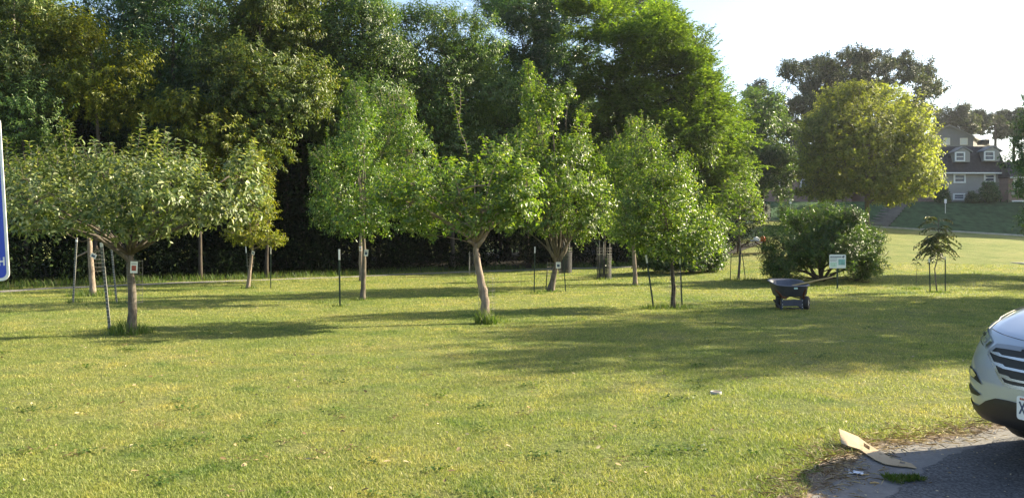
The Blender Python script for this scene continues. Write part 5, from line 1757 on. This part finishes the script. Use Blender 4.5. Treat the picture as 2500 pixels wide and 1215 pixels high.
    for sl in ([(286, 452), (372, 470), (398, 492), (565, 520), (565, 545), (375, 502), (312, 478)], [(310, 542), (402, 570), (424, 592), (565, 622), (565, 644), (405, 610), (332, 574)], [(360, 645), (450, 672), (472, 692), (565, 713), (565, 733), (445, 708), (384, 676)]):
        p = [C(*q) for q in sl]
        p = [(y * s0, z) for y, z in p]
        zt_, zb_ = p[3][1], p[4][1]
        p = p[:4] + [(0, zt_), (0, zb_)] + p[4:]
        patch('slat', p, M['chrome'], .016, grille_o)
        patch('slat', mir(p), M['chrome'], .016, grille_o)
    def pair(name, pts, mat, off, sub=None):
        p = [C(*q) for q in pts]
        p = [(y * s0, z) for y, z in p]
        out = [patch(name, p, mat, off), patch(name, mir(p), mat, off)]
        return out
    hl = pair('headlight', [(186, 325), (192, 290), (205, 245), (262, 262), (282, 320), (308, 372), (245, 432), (212, 395)], M['lampglass'], .006)
    for pts, mt in (([(212, 330), (240, 325), (262, 362), (240, 385)], M['chrome']), ([(215, 295), (238, 285), (252, 312), (228, 322)], M['glassdark']), ([(248, 400), (285, 368), (298, 374), (248, 424)], M['glassdark']), ([(192, 318), (206, 330), (232, 405), (222, 402)], M['glassdark'])):
        p = [C(*q) for q in pts]
        p = [(y * s0, z) for y, z in p]
        patch('lamp_reflector', p, mt, .010, hl[0]); patch('lamp_reflector', mir(p), mt, .010, hl[1])
    fg = pair('fog_light_housing', [(96, 570), (102, 556), (160, 640), (212, 745), (140, 690), (104, 650)], M['carblack'], .006)
    p = [C(*q) for q in [(104, 585), (135, 610), (170, 662), (150, 684), (112, 655)]]
    p = [(y * s0, z) for y, z in p]
    patch('fog_light', p, M['amber'], .012, fg[0]); patch('fog_light', mir(p), M['amber'], .012, fg[1])
    pair('bumper_vent', [(84, 705), (130, 770), (202, 828), (178, 842), (115, 812), (86, 745)], M['carblack'], .006)
    # hood shut line from the fender to the grille
    ln = [C(262, 262), C(266, 235), C(282, 318), C(342, 406)]
    # plate
    x_pl = float(F(0, .52)) + .022
    zc = (C(540, 845)[1] + C(540, 1022)[1]) / 2
    hh = .078
    pl = thing('license_plate', (0, 0, 0), None, None)
    del pl
    y1 = C(514, 930)[0] * s0
    W_ = .152
    bm = MB()
    pts = []
    for cy0, cz0, a0 in ((W_ - .02, hh - .02, 0), (-W_ + .02, hh - .02, 90), (-W_ + .02, -hh + .02, 180), (W_ - .02, -hh + .02, 270)):
        for k in range(5):
            a = R(a0 + 22.5 * k)
            pts.append(Vector((x_pl, s0 * (cy0 + .02 * math.cos(a)), zc + cz0 + .02 * math.sin(a))))
    bm.prism(pts, (.006, 0, 0))
    plate = bm.build('license_plate', M['white'], root)
    MB().box((x_pl - .04, 0, zc), (.078, .2, .1)).build('plate_bracket', M['carblack'], root)
    xt = x_pl + .0075
    tb = MB()
    ya = s0 * (W_ - .022); yb = s0 * (W_ - .062)
    for a, b in (((ya, -.040), (yb, .040)), ((ya, .040), (yb, -.040))):
        tb.bar((xt, a[0], zc + a[1]), (xt, b[0], zc + b[1]), .011, .002, up=(1, 0, 0))
    tb.build('plate_lettering', M['signink'], plate)
    tb = MB()
    for k in range(4):
        tb.box((xt, s0 * (W_ - .03 - k * .013), zc + .059), (.002, .009, .013))
    tb.build('plate_heading', M['red'], plate)
    # bolts of the bonnet gap: thin dark line along the hood edge
    gl = MB()
    prev = []
    for i in range(ny):
        e = mb.v[grid[i, nz - 1]]
        if abs(ys[i]) < .62:
            prev.append((e[0] - .004, e[1], e[2] + .0005))
    # side shut line running back along the bonnet from the headlight
    gl.tube(prev, .004, 5)
    for q in (1, -1):
        pts = []
        for j in range(0, nh, 1):
            i = int(np.argmin(np.abs(ys - q * (.62 + .16 * min(1, j / 6)))))
            e = mb.v[hood[i, j]]
            pts.append((e[0], q * (.62 + .16 * min(1, j / 6)), e[2] + .0005))
        gl.tube(pts, .0035, 5)
    gl.build('bonnet_gap', M['carblack'], body)
for o in [o for o in bpy.data.objects if o.name.startswith('license_plate') and o.type == 'EMPTY']:
    bpy.data.objects.remove(o)
car()
for o in [o for o in bpy.data.objects if o.name.startswith('license_plate') and o.type == 'EMPTY']:
    bpy.data.objects.remove(o)

# ------------------------------------------------------------------ cardboard strip, weed, scraps, cap in the lawn
def litter():
    up_ = [(2047, 1046), (2066, 1054), (2095, 1066), (2112, 1079), (2140, 1097), (2165, 1112), (2198, 1124), (2226, 1132), (2238, 1142)]
    lo_ = [(2055, 1082), (2070, 1088), (2100, 1097), (2112, 1106), (2135, 1121), (2160, 1132), (2190, 1137), (2215, 1139), (2237, 1143)]
    hz = [.13, .10, .065, .05, .04, .03, .025, .022, .02]
    hl = [.05, .05, .035, .03, .025, .022, .02, .02, .019]
    A, B = [], []
    for (a, b, h, h2) in zip(up_, lo_, hz, hl):
        for px, lst, hh in ((a, A, h), (b, B, h2)):
            t = (px[0] - CX) / FPX
            d = (CH - hh) * FPX / (px[1] - HY)
            lst.append(np.array((t * d, d, hh)))
    rows = 6
    mb = MB()
    n = len(A)
    K = 6
    def pt(u, w):
        i = min(n - 2, int(u)); f = u - i
        a = A[i] * (1 - f) + A[i + 1] * f
        b = B[i] * (1 - f) + B[i + 1] * f
        return a * (1 - w) + b * w
    us = np.linspace(0, n - 1, 50)
    holes = [(3.15, .30, .34, .28), (6.25, .33, .22, .22)]
    idx = {}
    for i, u in enumerate(us):
        for k in range(K + 1):
            idx[i, k] = len(mb.v)
            mb.v.append(tuple(pt(u, k / K)))
    for i in range(len(us) - 1):
        for k in range(K):
            um, wm = (us[i] + us[i + 1]) / 2, (k + .5) / K
            if any(abs(um - hu) < du and abs(wm - hw) < dw * .7 for hu, hw, du, dw in holes):
                continue
            mb.f.append((idx[i, k], idx[i, k + 1], idx[i + 1, k + 1], idx[i + 1, k]))
    o = mb.build('cardboard_strip', M['cardboard'])
    md = o.modifiers.new('thick', 'SOLIDIFY'); md.thickness = .005; md.offset = 1
    tag(o, 'curved strip of brown cardboard with two holes lying over the lawn edge', 'cardboard')
    g = ground_at(2225, 1178)
    N = 520
    a, q = rng.uniform(0, 6.28, N), .085 * np.sqrt(rng.random(N))
    base = np.column_stack((np.cos(a) * q * 1.2, np.sin(a) * q * .75, np.full(N, .0)))
    cc = rng.normal(0, 1, (7, 2)) * np.array((.075, .035)); kk = rng.integers(0, 7, N); q = q * rng.uniform(.3, .8, 7)[kk]
    base = np.column_stack((cc[kk, 0] + np.cos(a) * q, cc[kk, 1] + np.sin(a) * q, np.zeros(N)))
    dd = np.column_stack((np.cos(a) * q * 9, np.sin(a) * q * 9, rng.uniform(.25, .9, N))) + rng.normal(0, .25, (N, 3))
    dd[:, 2] = np.abs(dd[:, 2])
    L = rng.uniform(.02, .05, N)
    o = leaves('weed_tuft', base, dd, rand_dirs(N) + np.array((0, 0, 1.0)), L, L * .12 + .002, M['weed'], None, droop=.25)
    o.location = (g[0], g[1], .018)
    tag(o, 'low green weed tuft growing in the crack between concrete and asphalt', 'weed')
    g = ground_at(2090, 1162)
    bm = bmesh.new()
    bmesh.ops.create_grid(bm, x_segments=6, y_segments=5, size=.04)
    for v in bm.verts:
        v.co = Vector((v.co.x * 1.1 + random.uniform(-.006, .006), v.co.y * .75 + random.uniform(-.006, .006), random.uniform(.003, .016)))
    me = bpy.data.meshes.new('paper_scrap'); bm.to_mesh(me); bm.free()
    o = link('paper_scrap', me, M['paper']); o.location = (g[0], g[1], .014); o.rotation_euler = (0, 0, -.4)
    md = o.modifiers.new('thick', 'SOLIDIFY'); md.thickness = .0015
    tag(o, 'torn white scrap of paper on the concrete apron', 'paper scrap')
    for px, py, lab in ((2112, 1166, 'tiny pale crumb right of the torn white scrap'), (1945, 1152, 'small pale wood chip in the straw at the lawn corner'), (2135, 1186, 'thin pale twig on the concrete left of the weed tuft')):
        g = ground_at(px, py)
        mb = MB(); mb.tube([(-.03, 0, .006), (0, .004, .008), (.03, -.003, .005)], [.004, .006, .003], 5)
        o = mb.build('wood_chip', M['handlewood']); o.location = (g[0], g[1], .012); o.rotation_euler = (0, 0, random.uniform(-.5, .5))
        tag(o, lab, 'wood chip')
    g = ground_at(1748, 961)
    t = thing('pipe_cap', (g[0], g[1], 0), 'round whitish pipe rim set in the grass left of the car', 'pipe cap')
    mb = MB()
    pts = [(math.cos(a) * .058, math.sin(a) * .058) for a in np.linspace(0, 2 * math.pi, 25)[:-1]]
    n = len(pts)
    for z, q in ((0, 1), (.026, 1), (.028, .96), (.026, .82), (.012, .80)):
        mb.v += [(x * q, y * q, z) for x, y in pts]
    for r_ in range(4):
        for j in range(n):
            a, b = r_ * n + j, r_ * n + (j + 1) % n
            mb.f.append((a, b, b + n, a + n))
    mb.build('rim', M['pipe'], t, smooth=True)
    MB().tube([(0, 0, 0), (0, 0, .022)], .046, 20).build('lid', M['dirt'], t)
litter()

# ------------------------------------------------------------------ apartments, van and small signs by the street
def window(px0, py0, px1, py1, d, parent, o0, frame=.14, slats=1, side='y', glass='windowglass'):
    a, b = W(px0, py1, d) - o0, W(px1, py0, d) - o0
    fb = MB()
    x0, x1, z0, z1 = a[0], b[0], a[2], b[2]
    y = a[1]
    fb.box(((x0 + x1) / 2, y, z1 - frame / 2), (x1 - x0, .16, frame)); fb.box(((x0 + x1) / 2, y, z0 + frame / 2), (x1 - x0, .16, frame))
    for x in (x0 + frame / 2, x1 - frame / 2):
        fb.box((x, y, (z0 + z1) / 2), (frame, .155, z1 - z0 - 2 * frame))
    fo = fb.build('window', M['white'], parent)
    MB().box(((x0 + x1) / 2, y + .05, (z0 + z1) / 2), (x1 - x0 - 2 * frame, .02, z1 - z0 - 2 * frame)).build('pane', M[glass], fo)
    MB().box(((x0 + x1) / 2, y + .0, (z0 + z1) / 2), (x1 - x0 - 2 * frame, .06, .07)).build('sash', M['white'], fo)
    return fo
def apartments():
    d = 100.0
    o0 = W(2380, 490, d)
    o0[2] = float(gz(o0[0], d))
    root = thing('apartment_building', tuple(o0), 'grey apartment block with dark mansard roof and two white dormers behind the street', 'building')
    P = lambda px, py, y=0.0: Vector(W(px, py, d) - o0) + Vector((0, y, 0))
    a, b = P(2300, 500), P(2452, 420)
    wall = MB().box(((a.x + b.x) / 2, 6.0, (a.z + b.z) / 2 - .6), (b.x - a.x, 12.0, b.z - a.z + 1.2)).build('wall', M['sidegrey'], root)
    r0, r1 = P(2297, 422), P(2455, 422); t0, t1 = P(2304, 355), P(2448, 355)
    rf = MB().add([(r0.x, -.5, r0.z), (r1.x, -.5, r1.z), (r1.x, 12.5, r1.z), (r0.x, 12.5, r0.z), (t0.x, 1.1, t0.z), (t1.x, 1.1, t1.z), (t1.x, 11, t1.z), (t0.x, 11, t0.z), (r0.x, -.5, r0.z - .15), (r1.x, -.5, r1.z - .15), (r1.x, 12.5, r1.z - .15), (r0.x, 12.5, r0.z - .15)],
                  [(0, 1, 5, 4), (1, 2, 6, 5), (2, 3, 7, 6), (3, 0, 4, 7), (4, 5, 6, 7), (8, 11, 10, 9), (0, 8, 9, 1), (1, 9, 10, 2), (2, 10, 11, 3), (3, 11, 8, 0)]).build('roof', M['shingle'], root)
    MB().box(((r0.x + r1.x) / 2, -.62, r0.z - .08), (r1.x - r0.x, .2, .16)).build('gutter', M['white'], rf)
    for px0, px1, pyt, pyb in ((2327, 2360, 360, 397), (2398, 2432, 358, 395)):
        q0, q1 = P(px0, pyb), P(px1, pyt + 12)
        top = P((px0 + px1) / 2, pyt)
        dm = MB()
        pts = [Vector((q0.x, -.75, q0.z)), Vector((q1.x, -.75, q0.z)), Vector((q1.x, -.75, q1.z)), Vector((top.x, -.75, top.z - .15)), Vector((q0.x, -.75, q1.z))]
        dm.prism(pts, (0, 2.6, 0))
        do = dm.build('dormer', M['sidegrey'], root)
        rb = MB()
        for sg, q in ((-1, q0), (1, q1)):
            rb.bar((q.x + sg * .28, .5, q1.z - .10), (top.x, .5, top.z), 2.7, .14, up=(0, 0, 1)) if False else None
            rb.prism([Vector((q.x + sg * .30, -.9, q1.z - .14)), Vector((q.x + sg * .30, -.9, q1.z + .03)), Vector((top.x, -.9, top.z + .08)), Vector((top.x, -.9, top.z - .12))], (0, 2.8, 0))
        rb.build('dormer_roof', M['roofgrey'], do)
        window(px0 + 4.5, pyt + 11, px1 - 4.5, pyb - 3, d - .80, do, np.array(o0), .14)
    window(2328, 424, 2357, 447, d - .05, root, np.array(o0), .18)
    window(2402, 424, 2430, 445, d - .05, root, np.array(o0), .18)
    window(2327, 472, 2356, 488, d - .05, root, np.array(o0), .18)
    window(2402, 474, 2428, 488, d - .05, root, np.array(o0), .18)
    # brick wing on the right with a lower dark roof
    a, b = P(2440, 510), P(2560, 436)
    MB().box(((a.x + b.x) / 2, 3.2, (a.z + b.z) / 2 - .5), (b.x - a.x, 10.0, b.z - a.z + 1.0)).build('brick_wall', M['brick'], root)
    r0, r1 = P(2436, 436), P(2565, 436); t0 = P(2440, 396)
    MB().add([(r0.x, -2.5, r0.z), (r1.x, -2.5, r1.z), (r1.x, 8.5, r1.z), (r0.x, 8.5, r0.z), (r0.x + .3, -.6, t0.z), (r1.x - .3, -.6, t0.z), (r1.x - .3, 7, t0.z), (r0.x + .3, 7, t0.z)],
             [(0, 1, 5, 4), (1, 2, 6, 5), (2, 3, 7, 6), (3, 0, 4, 7), (4, 5, 6, 7), (3, 2, 1, 0)]).build('roof', M['shingle'], root)
    MB().box(((r0.x + r1.x) / 2, -2.55, r0.z - .09), (r1.x - r0.x, .2, .16)).build('gutter', M['white'], root)
    dd = d - 1.85
    window(2474, 437, 2500, 462, dd, root, np.array(o0), .16)
    window(2471, 489, 2499, 506, dd, root, np.array(o0), .16)
    q = P(2450, 474, -1.85)
    MB().box((q.x, -1.9, q.z), (.35, .2, .4)).build('meter_box', M['sidegrey'], root)
    q0, q1 = P(2450, 382), P(2445, 432)
    MB().tube([(q0.x, -.4, q0.z), (q1.x, -.7, q1.z), (q1.x + .1, -.7, q1.z - 2.4)], .06, 6).build('downpipe', M['white'], root)
    # left wing, partly behind the maple
    a, b = P(2284, 505), P(2312, 388)
    MB().box(((a.x + b.x) / 2 - 4.0, 5.5, (a.z + b.z) / 2 - .5), (b.x - a.x + 8.0, 8.0, b.z - a.z + 1)).build('brick_wall', M['brick'], root)
    r0, r1 = P(2278, 390), P(2308, 390); t0, t1 = P(2284, 362), P(2304, 362)
    MB().add([(r0.x - 8, 1.1, r0.z), (r1.x, 1.1, r1.z), (r1.x, 10, r1.z), (r0.x - 8, 10, r0.z), (t0.x - 8, 2.6, t0.z), (t1.x, 2.6, t1.z), (t1.x, 9, t1.z), (t0.x - 8, 9, t0.z)],
             [(0, 1, 5, 4), (1, 2, 6, 5), (2, 3, 7, 6), (3, 0, 4, 7), (4, 5, 6, 7), (3, 2, 1, 0)]).build('roof', M['shingle'], root)
    MB().box(((r0.x + r1.x) / 2 - 4, 1.0, r0.z - .08), (r1.x - r0.x + 8, .2, .16)).build('gutter', M['white'], root)
    q = P(2304, 365)
    MB().box((q.x, 4, q.z - .2), (.9, .9, 2.2)).build('chimney', M['roofgrey'], root)
    # foundation shrubs
    for k, (px, py, rx, ry, lab) in enumerate(((2300, 480, 16, 24, 'dark bush at the left corner of the apartment wall'), (2375, 487, 16, 18, 'low dark bush under the middle of the apartment wall'), (2415, 470, 22, 28, 'tall dark bush against the right of the apartment wall'), (2460, 506, 22, 12, 'low dark bush before the brick wing'))):
        tree('bush', lab, 'bush', (px, 495), [(px, 495), (px + .5, 488), (px, py)], .08, [(px, py, rx, ry), (px + rx * .4, py + ry * .4, rx * .7, ry * .6)], M['dark'], M['barkdark'], ST_BUSH, 'bushes along the apartment wall', d=97.2, dens=1.0, leaf=(.24, .12))
apartments()
def back_building():
    d = 124.0
    o0 = W(2350, 420, d); o0[2] = float(gz(o0[0], d))
    root = thing('back_building', tuple(o0), 'taller blue-grey building with a pale hipped roof rising behind the mansard apartments', 'building')
    P = lambda px, py, y=0.0: Vector(W(px, py, d) - o0) + Vector((0, y, 0))
    a, b = P(2262, 332), P(2376, 332)
    zt = a.z
    MB().box(((a.x + b.x) / 2, 5.0, zt / 2 - .5), (b.x - a.x, 10.0, zt + 1)).build('wall', M['sideblue'], root)
    PP = lambda px, py, y: Vector(W(px, py, d + y) - o0)
    c = PP(2432, 340, 14.0)
    MB().prism([Vector((b.x - .01, .1, -1)), Vector((c.x, 14.0, -1)), Vector((c.x, 14.0, zt)), Vector((b.x - .01, .1, zt))], (-1.0, .3, 0)).build('side_wall', M['sidepale'], root)
    pk = PP(2318, 303, -.4); e0 = PP(2380, 333, -.4); l0 = PP(2255, 333, -.4)
    bk = Vector((c.x - b.x + .4, 14.6, 0))
    th_ = Vector((0, 0, -.28))
    pts = [l0, pk, e0]
    vs_ = pts + [p + bk for p in pts] + [p + th_ for p in pts] + [p + bk + th_ for p in pts]
    MB().add(vs_, [(0, 1, 4, 3), (1, 2, 5, 4), (6, 9, 10, 7), (7, 10, 11, 8), (0, 6, 7, 1), (1, 7, 8, 2), (2, 8, 11, 5), (3, 4, 10, 9), (4, 5, 11, 10), (0, 3, 9, 6)]).build('roof', M['roofgrey'], root)
    # gable field in the wall colour
    MB().prism([Vector((l0.x + .6, -.02, zt)), Vector((b.x, -.02, zt)), Vector((pk.x, -.02, pk.z - .3))], (0, .2, 0)).build('gable', M['sideblue'], root)
    for px0, px1 in ((2303, 2319), (2344, 2362)):
        window(px0, 337, px1, 354, d - .06, root, np.array(o0), .12, glass='signwhite')
    for px0, py0, px1, py1 in ((2384, 336, 2390, 347), (2406, 338, 2410, 352), (2417, 339, 2420, 346)):
        u0, u1 = (px0 - 2376) / 56, (px1 - 2376) / 56
        a2, b2 = PP(px0, py1, 14 * u0 - .08), PP(px1, py0, 14 * u1 - .08)
        fo = MB().prism([Vector((a2.x, a2.y, a2.z)), Vector((b2.x, b2.y, a2.z)), Vector((b2.x, b2.y, b2.z)), Vector((a2.x, a2.y, b2.z))], (.05, -.08, 0)).build('window', M['white'], root)
    a, b = P(2383, 355, -1.5), P(2400, 344, -1.5)
    MB().box(((a.x + b.x) / 2, -1.0, (a.z + b.z) / 2), (b.x - a.x, 1.4, b.z - a.z)).build('roof_unit', M['shingle'], root)
back_building()
def left_block():
    d = 103.0
    o0 = W(1915, 495, d); o0[2] = float(gz(o0[0], d))
    root = thing('apartment_building', tuple(o0), 'shadowed apartment block with a grey roof seen left of the yellow-green maple', 'building')
    P = lambda px, py, y=0.0: Vector(W(px, py, d) - o0) + Vector((0, y, 0))
    a, b = P(1868, 500), P(2080, 385)
    MB().box(((a.x + b.x) / 2, 6.0, (a.z + b.z) / 2 - .6), (b.x - a.x, 12.0, b.z - a.z + 1.2)).build('wall', M['brick'], root)
    r0, r1 = P(1862, 387), P(2086, 387); t0, t1 = P(1878, 345), P(2070, 345)
    rf = MB().add([(r0.x, -.6, r0.z), (r1.x, -.6, r1.z), (r1.x, 12.6, r1.z), (r0.x, 12.6, r0.z), (t0.x, 2.5, t0.z), (t1.x, 2.5, t1.z), (t1.x, 9, t1.z), (t0.x, 9, t0.z)],
                  [(0, 1, 5, 4), (1, 2, 6, 5), (2, 3, 7, 6), (3, 0, 4, 7), (4, 5, 6, 7), (3, 2, 1, 0)]).build('roof', M['shingle'], root)
    MB().box(((r0.x + r1.x) / 2, -.68, r0.z - .09), (r1.x - r0.x, .2, .18)).build('gutter', M['white'], rf)
    for px in (1893, 1945, 1990, 2040):
        window(px, 395 if px != 1893 else 366, px + 26, 418 if px != 1893 else 386, d - (.05 if px != 1893 else 1.1), root, np.array(o0), .18)
        window(px + 8, 436, px + 34, 458, d - .05, root, np.array(o0), .18)
left_block()
def van():
    g = np.array((26.2, 82.0, 0.0)); g[0] = (1842 - CX) / FPX * 82.0; g[2] = float(gz(g[0], 82.0)) + .02
    root = thing('parked_van', tuple(g), 'white van parked on the far street, mostly hidden by the slim young tree', 'van')
    L = lambda x: x
    prof = [(1.35, .35), (1.38, .6), (1.36, 1.35), (1.28, 1.85), (1.15, 1.95), (-2.4, 1.95), (-2.9, 1.75), (-3.5, 1.15), (-4.1, 1.0), (-4.25, .7), (-4.2, .35)]
    MB().prism([Vector((x, -.95, z)) for x, z in prof], (0, 1.9, 0)).build('body', M['white'], root)
    for x in (.45, -3.3):
        for y in (-.93, .93):
            w = MB(); w.tube([(x, y - .12, .34), (x, y + .12, .34)], .34, 18); w.build('wheel', M['rubber'], root)
    for x0, x1 in ((-2.75, -1.75), (-1.55, -.3), (-.1, 1.05)):
        MB().box(((x0 + x1) / 2, -.953, 1.48), (x1 - x0, .02, .5)).build('window', M['glassdark'], root)
    MB().box((1.385, -.75, .95), (.03, .14, .35)).build('tail_light', M['red'], root)
    MB().box((1.38, 0, .45), (.1, 1.8, .18)).build('bumper', M['carblack'], root)
van()
def post_sign(label, px, py0, py1, d, w):
    a = W(px, py1, d); z = float(gz(a[0], d))
    root = thing('post_sign', (a[0], d, z), label, 'sign', 'small white signs on the grass bank')
    h0, h1 = CH + (HY - py1) * d / FPX - z, CH + (HY - py0) * d / FPX - z
    MB().box((0, -.03, (h0 + h1) / 2), (w, .02, h1 - h0)).build('board', M['white'], root)
    MB().bar((0, 0, -.2), (0, 0, h1 - .05), .06, .04, up=(0, 1, 0)).build('post', M['galv'], root)
post_sign('small white sign on the bank left of the maple trunk', 1930, 486, 497, 90.0, .25)
post_sign('small white marker on the bank below the mansard apartments', 2308, 486, 496, 93.0, .28)
# ------------------------------------------------------------------ morning haze
def haze():
    mb = MB().box((30, 330, 60), (1500, 760, 200)) if False else MB().box((20, 210, 33), (560, 460, 76))
    m, nt, b = new_mat('haze_air')
    nt.nodes.remove(b)
    pv = nt.nodes.new('ShaderNodeVolumePrincipled')
    pv.inputs['Color'].default_value = (.86, .90, 1.0, 1)
    pv.inputs['Density'].default_value = HAZE
    pv.inputs['Anisotropy'].default_value = .55
    nt.links.new(pv.outputs[0], nt.nodes['Material Output'].inputs['Volume'])
    o = mb.build('haze', m)
    tag(o, 'thin morning haze', None, None, 'stuff')
HAZE = .0002
if HAZE:
    haze()
